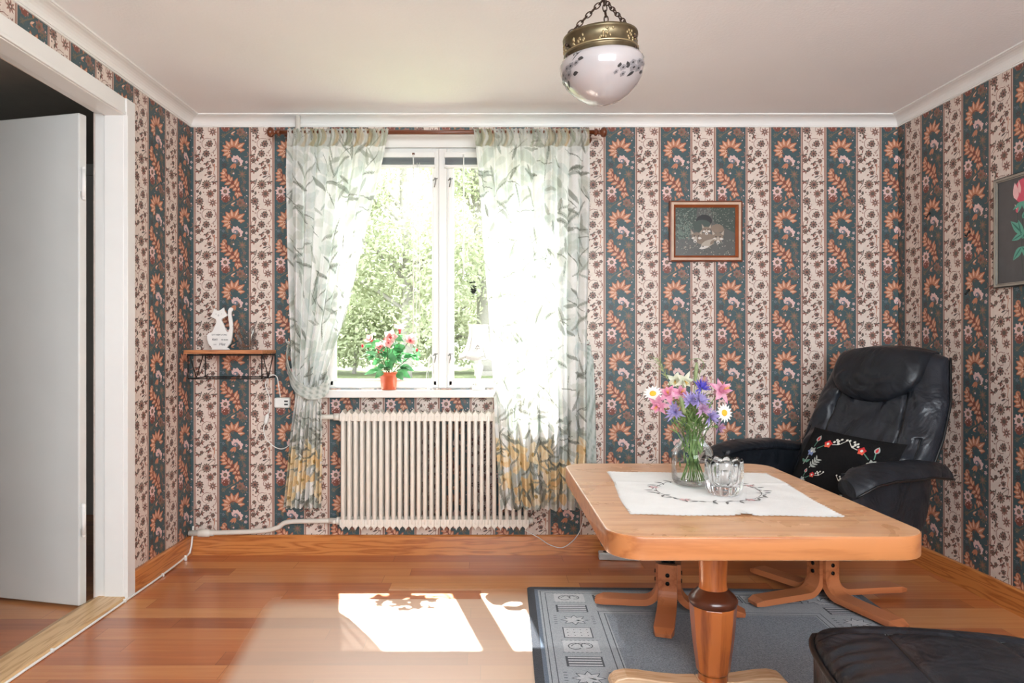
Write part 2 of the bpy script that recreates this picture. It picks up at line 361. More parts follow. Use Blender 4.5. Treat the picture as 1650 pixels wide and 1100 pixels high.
def papered_wall(name, place, rects, phase, thick_fn, umin=-9, flip=False):
    """place(u, z, off) -> world; u runs left to right as seen from inside; rects are the papered areas"""
    mb = MB(); K = PW/730
    def put(poly, c, off):
        vs = [place(u, z, off) for u, z in poly]
        ar = sum(poly[i-1][0]*poly[i][1]-poly[i][0]*poly[i-1][1] for i in range(len(poly)))
        if ar < 0: vs.reverse()
        mb.add(vs, [range(len(vs))], c)
    for (u0, u1, z0, z1) in rects:
        put([(u0, z0), (u1, z0), (u1, z1), (u0, z1)], TE, 0)
        for k in range(int((u0-phase)//PW)-1, int((u1-phase)//PW)+2):
            U = phase+k*PW
            if U+PW < max(u0, umin) or U > u1: continue
            for (a, b, c, l) in [(14, 296, CR, 1), (-14, 14, BA, 1), (296, 326, BA, 1), (2, 6, DK, 2), (306, 310, DK, 2), (-8, -4, CR, 2), (318, 322, CR, 2)]:
                q = clip([(U+a*K, z0), (U+b*K, z0), (U+b*K, z1), (U+a*K, z1)], u0, u1, z0, z1)
                if q: put(q, c, .00012*l)
            for r in range(-1, 8):
                ZT = 2.1656-r*PH
                if ZT-1.4*PH > z1 or ZT < z0-.1: continue
                for idx, (l, c, pts) in enumerate(TILE):
                    q = [(U+(x-60)*K, ZT-y*PH/930) for x, y in pts]
                    if min(p[0] for p in q) < umin: continue
                    q = clip(q, u0, u1, z0, z1)
                    if q: put(q, c, .00012*l+8e-6*(idx % 13))
    thick_fn(mb)
    return struct(mb.build(name, M_paper))

# window opening in the back wall, door opening in the left wall
WX0, WX1, WZ0, WZ1 = -.835, .372, .835, 2.075
DY0, DY1, DZ1 = 2.035, 2.84, 2.0
def back_body(mb):                                    # the timber wall behind the paper
    for (a, b, c, d) in [(XL-.2, WX0, 0, H+.1), (WX1, XR+.2, 0, H+.1), (WX0, WX1, 0, WZ0), (WX0, WX1, WZ1, H+.1)]:
        mb.bx(a, b, D+.0005, D+.07, c, d, CR)
papered_wall('wall_back', lambda u, z, o: (u, D-o, z), [(XL, WX0, 0, H), (WX1, XR, 0, H), (WX0, WX1, 0, WZ0), (WX0, WX1, WZ1, H)], -1.4734, back_body)
def left_body(mb):
    for (y0, y1, z0, z1) in [(DY1+.02, D, 0, H+.1), (-1.2, DY0-.02, 0, H+.1), (DY0-.02, DY1+.02, DZ1+.02, H+.1)]:
        xa, xb = wall_x('L', y0)-.0006, wall_x('L', y1)-.0006
        mb.prism([(xa, y0), (xb, y1), (xb-.13, y1), (xa-.13, y0)], z0, z1, CR)
papered_wall('wall_left', lambda u, z, o: (wall_x('L', u)+o, u, z), [(DY1, D, 0, H), (DY0, DY1, DZ1, H), (-1.2, DY0, 0, H)], 3.208, left_body, umin=.9)
def right_body(mb):
    xa, xb = wall_x('R', -1.2)+.0006, wall_x('R', D)+.0006
    mb.prism([(xa, -1.2), (xa+.15, -1.2), (xb+.15, D), (xb, D)], 0, H+.1, CR)
papered_wall('wall_right', lambda u, z, o: (wall_x('R', D-u)-o, D-u, z), [(0, D+1.2, 0, H)], .062-PW*4, right_body)
# the wall behind the viewer, with a wide opening added to let in fill light
mb = MB()
xl, xr = wall_x('L', -1.2), wall_x('R', -1.2)
for (a, b, c, d) in [(xl-.15, -.57, 0, H+.1), (1.87, xr+.15, 0, H+.1), (-.57, 1.87, 0, 1.02), (-.57, 1.87, 2.08, H+.1)]: mb.bx(a, b, -1.32, -1.2, c, d, 0)
struct(mb.build('wall_rear', [M_paper[CR]]))
mb = MB(); mb.bx(-1.62, 2.25, -1.3, D, H, H+.1); struct(mb.build('ceiling', M_ceil))

# ---------------------------------------------------------------- floor of long strips running across the room
def floor_material():
    m = bpy.data.materials.new('varnished_floor_strips'); m.use_nodes = True; nt = m.node_tree; b = nt.nodes['Principled BSDF']; L = nt.links.new
    def N(op, a, bb=None, c=None):
        n = nt.nodes.new('ShaderNodeMath'); n.operation = op
        for i, v in enumerate((a, bb, c)):
            if v is None: continue
            if isinstance(v, (int, float)): n.inputs[i].default_value = v
            else: L(v, n.inputs[i])
        return n.outputs[0]
    tc = nt.nodes.new('ShaderNodeTexCoord'); sx = nt.nodes.new('ShaderNodeSeparateXYZ'); L(tc.outputs['Object'], sx.inputs[0])
    Wd, Ln = .0985, .83
    row = N('FLOOR', N('DIVIDE', sx.outputs['Y'], Wd)); fy = N('FRACT', N('DIVIDE', sx.outputs['Y'], Wd))
    wn = nt.nodes.new('ShaderNodeTexWhiteNoise'); wn.noise_dimensions = '1D'; L(row, wn.inputs['W'])
    xs = N('DIVIDE', N('ADD', sx.outputs['X'], N('MULTIPLY', wn.outputs['Value'], 7.0)), Ln)
    cl = N('FLOOR', xs); fx = N('FRACT', xs)
    cv = nt.nodes.new('ShaderNodeCombineXYZ'); L(row, cv.inputs[0]); L(cl, cv.inputs[1])
    w2 = nt.nodes.new('ShaderNodeTexWhiteNoise'); w2.noise_dimensions = '2D'; L(cv.outputs[0], w2.inputs['Vector'])
    mp = nt.nodes.new('ShaderNodeMapping'); mp.inputs['Scale'].default_value = (1.6, 30, 1); L(tc.outputs['Object'], mp.inputs[0])
    off = nt.nodes.new('ShaderNodeVectorMath'); off.operation = 'ADD'; L(mp.outputs[0], off.inputs[0]); 
    sc = nt.nodes.new('ShaderNodeVectorMath'); sc.operation = 'SCALE'; L(w2.outputs['Color'], sc.inputs[0]); sc.inputs['Scale'].default_value = 40; L(sc.outputs[0], off.inputs[1])
    gn = nt.nodes.new('ShaderNodeTexNoise'); gn.inputs['Scale'].default_value = 1.4; gn.inputs['Detail'].default_value = 6; gn.inputs['Distortion'].default_value = .6; L(off.outputs[0], gn.inputs['Vector'])
    t = N('ADD', N('MULTIPLY', w2.outputs['Value'], .55), N('MULTIPLY', gn.outputs['Fac'], .5))
    rp = nt.nodes.new('ShaderNodeValToRGB'); e = rp.color_ramp.elements
    e[0].position = .12; e[0].color = (*lin((142, 70, 30)), 1); e[1].position = .85; e[1].color = (*lin((210, 144, 88)), 1)
    k = e.new(.5); k.color = (*lin((188, 108, 58)), 1); L(t, rp.inputs[0])
    seam = N('MAXIMUM', N('LESS_THAN', fy, .014), N('LESS_THAN', fx, .0022))
    mx = nt.nodes.new('ShaderNodeMix'); mx.data_type = 'RGBA'; L(N('MULTIPLY', seam, .55), mx.inputs[0]); L(rp.outputs[0], mx.inputs[6]); mx.inputs[7].default_value = (*lin((70, 36, 20)), 1)
    L(mx.outputs[2], b.inputs['Base Color'])
    L(N('ADD', N('MULTIPLY', w2.outputs['Value'], .12), .42), b.inputs['Roughness'])
    # window glare on the open floor: paler base colour, rougher and stronger coat
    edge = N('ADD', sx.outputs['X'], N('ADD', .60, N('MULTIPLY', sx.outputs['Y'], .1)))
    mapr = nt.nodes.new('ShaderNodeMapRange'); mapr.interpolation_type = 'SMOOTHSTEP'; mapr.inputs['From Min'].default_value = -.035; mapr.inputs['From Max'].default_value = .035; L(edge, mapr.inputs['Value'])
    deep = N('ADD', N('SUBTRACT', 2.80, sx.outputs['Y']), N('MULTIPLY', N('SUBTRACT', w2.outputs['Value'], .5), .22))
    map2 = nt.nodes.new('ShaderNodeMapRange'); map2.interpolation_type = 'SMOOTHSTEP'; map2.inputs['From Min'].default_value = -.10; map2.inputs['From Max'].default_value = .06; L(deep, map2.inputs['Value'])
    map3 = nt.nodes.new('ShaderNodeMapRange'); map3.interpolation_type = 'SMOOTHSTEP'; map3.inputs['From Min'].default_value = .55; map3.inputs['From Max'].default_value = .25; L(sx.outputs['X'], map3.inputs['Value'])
    glare = N('MULTIPLY', N('MULTIPLY', mapr.outputs[0], map2.outputs[0]), map3.outputs[0])
    pale = nt.nodes.new('ShaderNodeMix'); pale.data_type = 'RGBA'; L(N('MULTIPLY', glare, .6), pale.inputs[0]); L(mx.outputs[2], pale.inputs[6]); pale.inputs[7].default_value = (*lin((216, 190, 164)), 1)   # window glare painted into the base colour
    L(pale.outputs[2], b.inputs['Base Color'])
    b.inputs['Coat Weight'].default_value = 1; L(N('MULTIPLY_ADD', glare, .27, .25), b.inputs['Coat Roughness']); L(N('MULTIPLY_ADD', glare, .75, 1.45), b.inputs['Coat IOR'])
    return m
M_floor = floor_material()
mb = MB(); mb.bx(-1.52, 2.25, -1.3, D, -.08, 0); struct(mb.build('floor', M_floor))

# ---------------------------------------------------------------- cornice, skirting boards
M_pine = wood('lacquered_pine', (206, 132, 70), (160, 84, 34), axis=0, rough=.32, coat=.4)
M_pine_y = wood('lacquered_pine_lengthwise', (206, 132, 70), (160, 84, 34), axis=1, rough=.32, coat=.4)
def cove_profile():
    pts = [(0, H), (0, H-.050), (.006, H-.050), (.006, H-.044)]
    for i in range(7):
        q = PI/2*i/6; pts.append((.010+.046*(1-math.cos(q)), H-.044+.036*math.sin(q)))
    return pts+[(.060, H-.006), (.066, H-.006), (.066, H)]
def swept(name, prof, a, b, inward, mat, ea=0, eb=0):
    """profile (out from wall, height) from a to b; ea/eb lengthen the ends with depth for mitres"""
    mb = MB(); n = len(prof); d = Vector((b[0]-a[0], b[1]-a[1])).normalized(); vs = []
    for p, e in ((a, ea), (b, eb)):
        for o, z in prof: vs.append((p[0]+inward[0]*o+d.x*o*e, p[1]+inward[1]*o+d.y*o*e, z))
    fs = [(i, (i+1) % n, n+(i+1) % n, n+i) for i in range(n)]+[tuple(range(n)), tuple(reversed(range(n, 2*n)))]
    mb.add(vs, fs, 0, False); return struct(mb.build(name, mat))
swept('trim_1', cove_profile(), (XL, D), (XR, D), (0, -1), M_white, 1, -1)
swept('trim_2', cove_profile(), (wall_x('L', -1.2), -1.2), (XL, D), (1, 0), M_white, 0, -1)
swept('trim_3', cove_profile(), (wall_x('R', -1.2), -1.2), (XR, D), (-1, 0), M_white, 0, -1)
sk = [(0, 0), (.016, 0), (.016, .094), (.011, .1), (0, .1)]
swept('baseboard_back', sk, (XL+.016, D), (XR-.016, D), (0, -1), M_pine)
swept('baseboard_left', sk, (wall_x('L', 2.912), 2.912), (XL, D), (1, 0), M_pine_y)
swept('baseboard_right', sk, (wall_x('R', -1.2), -1.2), (XR, D), (-1, 0), M_pine_y)

# ---------------------------------------------------------------- door: frame, leaf, threshold, and the dim hall behind
M_door = pm('door_paint', (214, 213, 209), .42, var=.02, scale=5)
mb = MB(); xo = wall_x('L', DY1)
# jambs and head lining the wall, with a stop
for (y0, y1) in ((DY1, DY1+.035), (DY0-.035, DY0)):
    mb.bx(xo-.075, xo+.004, y0, y1, 0, DZ1+.03); mb.bx(xo-.12, xo-.0755, y0+(.012 if y0 > 2.5 else 0), y1-(0 if y0 > 2.5 else .012), 0, DZ1+.03)
mb.bx(xo-.075, xo+.004, DY0-.03, DY1+.03, DZ1, DZ1+.035); mb.bx(xo-.12, xo-.0755, DY0-.03, DY1+.03, DZ1+.012, DZ1+.035)
frame = struct(mb.build('door_1', M_white, bevel=.002), 'white painted door frame lining the opening in the left wall')
mb = MB()
for (y0, y1, z0, z1) in [(DY1+.004, DY1+.072, 0, DZ1+.072), (DY0-.072, DY0-.004, 0, DZ1+.072), (DY0-.004, DY1+.004, DZ1+.004, DZ1+.072)]:
    x = wall_x('L', (y0+y1)/2); mb.bx(x-.012, x+.016, y0, y1, z0, z1)
    if z0 == 0:
        ya = y0-.0015 if y0 > 2.5 else y1-.0105
        mb.bx(x, x+.02, ya, ya+.012, 0, DZ1)
    else: mb.bx(x, x+.02, y0-.001, y1+.001, z0-.0015, z0+.012)
struct(mb.build('trim_4', M_white, bevel=.002))
M_oak = wood('pale_threshold_wood', (222, 184, 136), (190, 142, 92), axis=1, rough=.4, coat=.2)
mb = MB(); mb.prism([(xo+.012, 0), (xo+.008, .016), (xo-.1, .018), (xo-.14, .002), (xo-.14, -.01), (xo+.012, -.01)], DY0-.01, DY1+.004, 0, Matrix(((1,0,0,0),(0,0,1,0),(0,1,0,0),(0,0,0,1))))
struct(mb.build('trim_5', M_oak))
# leaf hung on the far jamb, swung out into the hall
leaf = thing('door_leaf', 'white flush door standing open into the dim hall at left', 'door', (-1.628, 2.775, .008), R(166.5))
leaf['kind'] = 'thing'
mb = MB(); mb.bx(0, .8, -.02, .02, 0, 1.975); mb.build('door_panel', M_door, leaf, bevel=.006, seg=3)
mb = MB(); mb.tube([(.74, -.02, 1.0), (.74, -.07, 1.0)], .009); mb.tube([(.74, -.065, 1.0), (.63, -.065, 1.0)], .009); mb.tube([(.74, .02, 1.0), (.74, .07, 1.0), (.63, .07, 1.0)], .009)
mb.build('handle', M_chrome, leaf)
for z in (1.72, .37):
    mb = MB(); mb.tube([(-.014, .012, z-.085), (-.014, .012, z+.03)], .009, 10); mb.ball((-.014, .012, z+.033), .0085); mb.ball((-.014, .012, z-.087), .008)
    mb.bx(-.012, .004, .004, .019, z-.06, z+.03); mb.build('hinge', M_white, leaf)
# hall
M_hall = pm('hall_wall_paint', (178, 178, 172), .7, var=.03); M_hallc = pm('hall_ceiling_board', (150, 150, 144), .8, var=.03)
hx0, hx1, hy0, hy1 = -3.3, xo-.14, .9, 4.3
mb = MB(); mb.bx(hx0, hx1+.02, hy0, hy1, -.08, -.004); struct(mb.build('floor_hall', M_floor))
mb = MB(); mb.bx(hx0, hx1, hy0, hy1, 2.18, 2.25); struct(mb.build('ceiling_hall', M_hallc))
mb = MB(); mb.bx(hx0-.1, hx0, hy0-.1, hy1+.1, -.08, 2.25); mb.bx(hx0, hx1+.1, hy1, hy1+.1, -.08, 2.25); mb.bx(hx0, hx1, hy0-.1, hy0, -.08, 2.25); mb.bx(hx1-.02, hx1-.002, D, hy1, -.08, 2.25); struct(mb.build('wall_hall', M_hall))
mb = MB(); mb.bx(hx0, hx1, hy1-.02, hy1, 2.11, 2.18); mb.bx(hx0, hx0+.02, hy0, hy1, 2.11, 2.18); struct(mb.build('trim_6', M_hall))

# ---------------------------------------------------------------- window
WY = D                                                # face of the wall
win = bpy.data.objects.new('window_1', None); COL.objects.link(win); struct(win, 'white two-light window between the flowered curtains'); win.location = ((WX0+WX1)/2, WY, WZ0)
wm = WX0+.612                                          # mullion centre
def wb(mb, x0, x1, y0, y1, z0, z1, m=0): mb.bx(x0-(WX0+WX1)/2, x1-(WX0+WX1)/2, y0-WY, y1-WY, z0-WZ0, z1-WZ0, m)
mb = MB(); wb(mb, WX0-.05, WX1+.05, WY-.016, WY+.02, WZ1-.03, WZ1+.035); wb(mb, WX0-.05, WX0+.02, WY-.016, WY+.02, WZ0-.01, WZ1-.031); wb(mb, WX1-.02, WX1+.05, WY-.016, WY+.02, WZ0-.01, WZ1-.031)
mb.build('window_casing', M_white, win, bevel=.002)
mb = MB(); wb(mb, WX0, WX0+.035, WY+.005, WY+.075, WZ0, WZ1); wb(mb, WX1-.035, WX1, WY+.005, WY+.075, WZ0, WZ1); wb(mb, WX0+.035, WX1-.035, WY+.005, WY+.075, WZ1-.035, WZ1); wb(mb, WX0+.035, WX1-.035, WY+.005, WY+.075, WZ0-.004, WZ0+.004)
wb(mb, wm-.02, wm+.02, WY-.012, WY+.075, WZ0+.004, WZ1-.035)
mb.build('window_frame', M_white, win, bevel=.003)
M_pane = thin_glass('window_glass', (.98, .99, .985), .06)
for (a, b) in ((WX0+.036, wm-.021), (wm+.021, WX1-.036)):
    mb = MB(); z0, z1 = WZ0+.005, WZ1-.036; t = .034
    wb(mb, a, a+t, WY-.004, WY+.04, z0, z1); wb(mb, b-t, b, WY-.004, WY+.04, z0, z1); wb(mb, a+t, b-t, WY-.004, WY+.04, z0, z0+.042); wb(mb, a+t, b-t, WY-.004, WY+.04, z1-.038, z1)
    wb(mb, a+.008, a+t-.008, WY-.008, WY-.003, z0+.01, z1-.01); wb(mb, b-t+.008, b-.008, WY-.008, WY-.003, z0+.01, z1-.01); wb(mb, a+.01, b-.01, WY-.008, WY-.003, z0+.012, z0+.034)
    s = mb.build('sash', M_white, win, bevel=.002)
    mb = MB(); wb(mb, a+t-.004, b-t+.004, WY+.018, WY+.021, z0+.038, z1-.034); mb.build('pane', M_pane, s)
    for z in (1.875, .995):                            # stay hooks by the mullion
        x = b-.017 if b < wm else a+.017
        mb = MB(); dz = z-WZ0; dx = x-(WX0+WX1)/2
        mb.tube([(dx, -.006, dz+.01), (dx, -.022, dz+.014), (dx+.004, -.024, dz+.002), (dx-.004, -.02, dz-.03)], .0035, 8); mb.ball((dx, -.014, dz+.012), .006); mb.tube([(dx-.012, -.01, dz+.006), (dx+.012, -.01, dz+.016)], .003, 6)
        mb.build('window_hook', M_chrome, s)
mb = MB(); wb(mb, WX0-.02, WX1+.03, WY-.075, WY+.005, WZ0-.041, WZ0-.004); mb.build('window_sill', M_white, win, bevel=.004, seg=3)

# ================================================================ ceiling lamp
LY = 1.88
M_brass = pm('aged_brass', (132, 118, 92), .38, metal=.85, var=.1, scale=18, rgb2=(92, 82, 62))
M_emb = pm('raised_brass_ornament', (182, 164, 126), .35, metal=.8)
M_chain = pm('dark_bronze_chain', (74, 56, 46), .4, metal=.7)
M_opal = pm('frosted_opal_glass', (176, 169, 168), .12, var=.015, scale=6, coat=.6, spec=.6)
M_lilac = pm('grey_petal_print', (136, 131, 132), .3); M_greyleaf = pm('dark_leaf_print', (62, 60, 60), .3)
lx, _, lz = PX(969, 100, LY)
lamp = thing('ceiling_lamp', 'opal glass bowl lamp with brass collar hanging on chains from the ceiling', 'ceiling lamp', (lx, LY, 0)); 
TL = Matrix.Translation((0, 0, lz)) @ Matrix.Rotation(R(-3.5), 4, 'Y') @ Matrix.Rotation(R(2), 4, 'X')
s_ = LY/F
def lp(v): return v*s_
bm_ = MB()
prof = [(lp(58), lp(40)), (lp(60), lp(39)), (lp(60), lp(35)), (lp(58.5), lp(34)), (lp(58.5), lp(13)), (lp(60), lp(12)), (lp(60), lp(9)), (lp(58.5), lp(8)), (lp(59.5), lp(3)), (lp(56), lp(3)), (lp(56), lp(40)), (lp(58), lp(40))]
bm_.lathe(prof, 64, mat=0, M=TL)
rn = random.Random(2)
for q0 in range(0, 360, 45):                            # raised floral ornament round the collar
    for i in range(13):
        q = R(q0+rn.uniform(-11, 11)); z = lp(rn.uniform(16, 31)); r = lp(58.6)
        bm_.ball((r*math.cos(q), r*math.sin(q), z), (.0028, .0028, .0045), 6, 4, 1, TL)
bm_.lathe([(lp(59), lp(15)), (lp(59.5), lp(14)), (lp(59), lp(13))], 64, mat=1, M=TL)
band = bm_.build('collar', [M_brass, M_emb], lamp)
mb = MB()
bp = [(lp(54), lp(8)), (lp(57), lp(4)), (lp(64), lp(2)), (lp(67), lp(-4)), (lp(66.5), lp(-14)), (lp(63), lp(-27)), (lp(55), lp(-40)), (lp(42), lp(-52)), (lp(27), lp(-62)), (lp(12), lp(-66.5)), (0.0004, lp(-68))]
mb.lathe(bp, 64, mat=0, M=TL)
def on_bowl(q, z, off=.0008):
    r = interp(sorted([(b, a) for a, b in bp]), z); p = Vector((r*math.cos(q), r*math.sin(q), z)); return p+Vector((math.cos(q), math.sin(q), -.25))*off
A = Art()
def spray(A):
    for (x, y, r) in [(0, 0, 9), (13, -4, 9), (22, 8, 8), (-4, 12, 8), (34, 4, 6), (-22, 7, 7), (-34, 3, 5), (-20, -7, 6), (12, 12, 7)]: A.star(x, y, r, 5, 0, 2, r*.95, .4, .1); A.disc(x, y, r*.3, 1, 3, 6)
    for (x, y, x2, y2, wd) in [(-12, 2, -16, 18, 8), (5, -10, -10, -16, 8), (22, -12, 34, -18, 8), (38, 10, 48, 2, 8), (36, 22, 44, 34, 8), (30, 24, 34, 36, 6), (-30, 10, -28, 20, 7), (26, 16, 46, 26, 2)]: A.leaf(x, y, x2, y2, wd, 1, 1)
spray(A)
for q0, fl in ((R(-50), 1), (R(-165), 1), (R(70), -1)):
    for ix, (l, c, pts) in enumerate(A.p):
        vs = []
        for x, y in pts: vs.append(tuple(TL @ on_bowl(q0+fl*x*.0150, lp(-28+y*.62+x*.30), .0006+.0003*l+.00002*(ix % 14))))
        mb.add(vs, [range(len(vs))], 1+c)
mb.build('glass_bowl', [M_opal, M_lilac, M_greyleaf], lamp)
for q in (80, 200, 320):
    for z in (22, 5): mb = MB(); mb.ball((lp(61)*math.cos(R(q)), lp(61)*math.sin(R(q)), lp(z)), .005, 8, 6, 0, TL); mb.build('collar_screw', M_chain, lamp)
apex = Vector((lp(4), 0, lz+lp(101)))
def chain(mb, a, b, n, lw=.0095, ll=.021, wr=.0017):
    a, b = Vector(a), Vector(b); d = (b-a); t = d.normalized(); side = t.cross(Vector((0, 1, 0))).normalized(); oth = t.cross(side)
    for i in range(n):
        c = a+d*((i+.5)/n); u = side if i % 2 else oth; L2 = d.length/n*.66
        mb.tube([c+t*(L2*math.cos(2*PI*k/14))+u*(lw*.62*math.sin(2*PI*k/14)) for k in range(14)], wr, 6, closed=True)
for q in (185, 305, 65):
    mb = MB(); e = TL @ Vector((lp(58)*math.cos(R(q)), lp(56)*math.sin(R(q)), lp(38))); chain(mb, e, apex, 9); mb.build('chain', M_chain, lamp)
mb = MB(); chain(mb, apex, (apex.x, 0, H-.03), 9); mb.build('chain', M_chain, lamp)
mb = MB(); mb.lathe([(.001, H-.045), (.02, H-.04), (.045, H-.012), (.047, H-.0005)], 32, c=(apex.x, 0, 0)); mb.build('ceiling_cap', M_brass, lamp)

# ================================================================ heating pipes and radiator
M_rad = pm('radiator_enamel', (226, 219, 208), .35, var=.015, scale=8)
rad = thing('radiator', 'cream ribbed column radiator under the window', 'radiator', (-.255, 3.395, 0))
NS = 30; x0 = -.72+.255; pit = .0308; zt, zb = .738, .150
for i in range(NS):
    cx = x0+(i+.5)*pit; mb = MB()
    for y in (-.034, 0, .034): mb.tube([(cx, y, zb+.03), (cx, y, zt-.03)], .0098, 10)
    def web(z, sg):                                     # header link between neighbouring sections, with its pointed crown
        pr = [(-.0154, z-.022), (.0154, z-.022), (.0154, z+.012), (.006, z+.020), (0, z+.033), (-.006, z+.020), (-.0154, z+.012)]
        if sg < 0: pr = [(x, 2*z-q) for x, q in pr][::-1]
        mb.add([(cx+x, y, q) for y in (-.042, .042) for x, q in pr], [range(7), range(13, 6, -1)]+[(k, k+7, (k+1) % 7+7, (k+1) % 7) for k in range(7)])
    web(zt-.033, 1); web(zb+.033, -1)
    mb.tube([(cx-.0154, 0, zt-.038), (cx+.0154, 0, zt-.038)], .03, 12, flat=.8); mb.tube([(cx-.0154, 0, zb+.038), (cx+.0154, 0, zb+.038)], .03, 12, flat=.8)
    mb.build('radiator_section', M_rad, rad, bevel=.0025, seg=2)
mb = MB(); xe = x0+NS*pit

for z in (zt-.038, zb+.038): mb = MB(); mb.tube([(xe, 0, z), (xe+.022, 0, z)], .017, 12); mb.build('end_plug', M_rad, rad)
for z in (.25, .62):
    for x in (-.3, .2): mb = MB(); mb.bx(x, x+.02, .036, .0735, z-.012, z+.012); mb.build('wall_bracket', M_rad, rad)
mb = MB(); mb.tube([(x0-.001, 0, zb+.038), (x0-.02, 0, zb+.038), (x0-.024, 0, zb+.038), (x0-.06, 0, zb+.038)], [.02, .02, .015, .015], 12); mb.tube([(x0-.03, 0, zb+.038), (x0-.03, -.03, zb+.038)], .01, 10); mb.build('valve', M_rad, rad)
pipe = thing('heating_pipe', 'white vertical pipe from the ceiling to the radiator top behind the left curtain', 'pipe', (PX(480, 0, 3.425)[0], 3.425, 0))
dx = pipe.location.x; mb = MB(); xa = -.72-dx
mb.tube(bez([(0, 0, 2.2), (0, 0, 1.5), (0, 0, .8), (0, 0, .735), (.03, -.015, .703), (.08, -.03, .70), (xa, -.03, .70)], 6), .0125, 12); mb.build('pipe_run', M_rad, pipe)
mb = MB(); mb.tube([(xa-.035, -.03, .70), (xa-.002, -.03, .70)], .018, 12); mb.build('coupling', M_rad, pipe)
mb = MB(); mb.tube([(.0, .014, 1.9), (0, .044, 1.9)], .006); mb.tube([(-.016, 0, 1.9), (.016, 0, 1.9)], .0155, 12); mb.build('pipe_clip', M_rad, pipe)
pipe2 = thing('return_pipe', 'white pipe running low along the back wall from the radiator to the left corner', 'pipe', (0, 3.43, 0))
mb = MB(); zc = zb+.038; xv = -.78
mb.tube(bez([(xv+.002, -.035, zc), (xv-.06, -.03, zc-.002), (-.99, -.012, zc-.012), (-1.04, -.008, zc-.04), (-1.12, -.006, zc-.058), (-1.3, -.004, zc-.066), (-1.45, -.002, zc-.07)], 6), .012, 12); mb.build('pipe_run', M_rad, pipe2)
mb = MB(); zq = zc-.0695; mb.tube([(-1.484, 0, zq), (-1.44, 0, zq), (-1.436, 0, zq), (-1.385, 0, zq), (-1.38, 0, zq), (-1.36, 0, zq)], [.014, .014, .02, .02, .015, .015], 14); mb.build('compression_fitting', M_rad, pipe2)

# ================================================================ curtain rod
M_rodwood = pm('dark_stained_rod', (112, 58, 32), .3, coat=.4, var=.12, scale=12, stretch=(.2, 6, 6))
RY = 3.335; RZ = ZC+(Y0-213)/F*RY
rx0, rx1 = PX(452, 0, RY)[0], PX(957, 0, RY)[0]
rod = thing('curtain_rod', 'dark wooden curtain rod with turned knobs above the window', 'curtain rod', ((rx0+rx1)/2, RY, RZ)); hw = (rx1-rx0)/2
mb = MB(); mb.tube([(-hw, 0, 0), (hw, 0, 0)], .011, 14); mb.build('pole', M_rodwood, rod)
MY = Matrix.Rotation(R(90), 4, 'Y')
for sd in (-1, 1):
    mb = MB(); mb.lathe([(.0005, 0), (.011, 0), (.017, .004), (.018, .012), (.010, .018), (.009, .026), (.012, .031), (.022, .038), (.025, .048), (.022, .057), (.012, .063), (.0005, .064)], 20, M=Matrix.Translation((sd*hw, 0, 0)) @ Matrix.Rotation(R(90*sd), 4, 'Y'))
    mb.build('finial', M_rodwood, rod)
    mb = MB(); mb.tube([(sd*(hw-.012), .011, 0), (sd*(hw-.012), .118, 0)], .007, 10); mb.tube([(sd*(hw-.012), .118, 0), (sd*(hw-.012), .1345, 0)], .02, 14); mb.build('bracket', M_rodwood, rod)

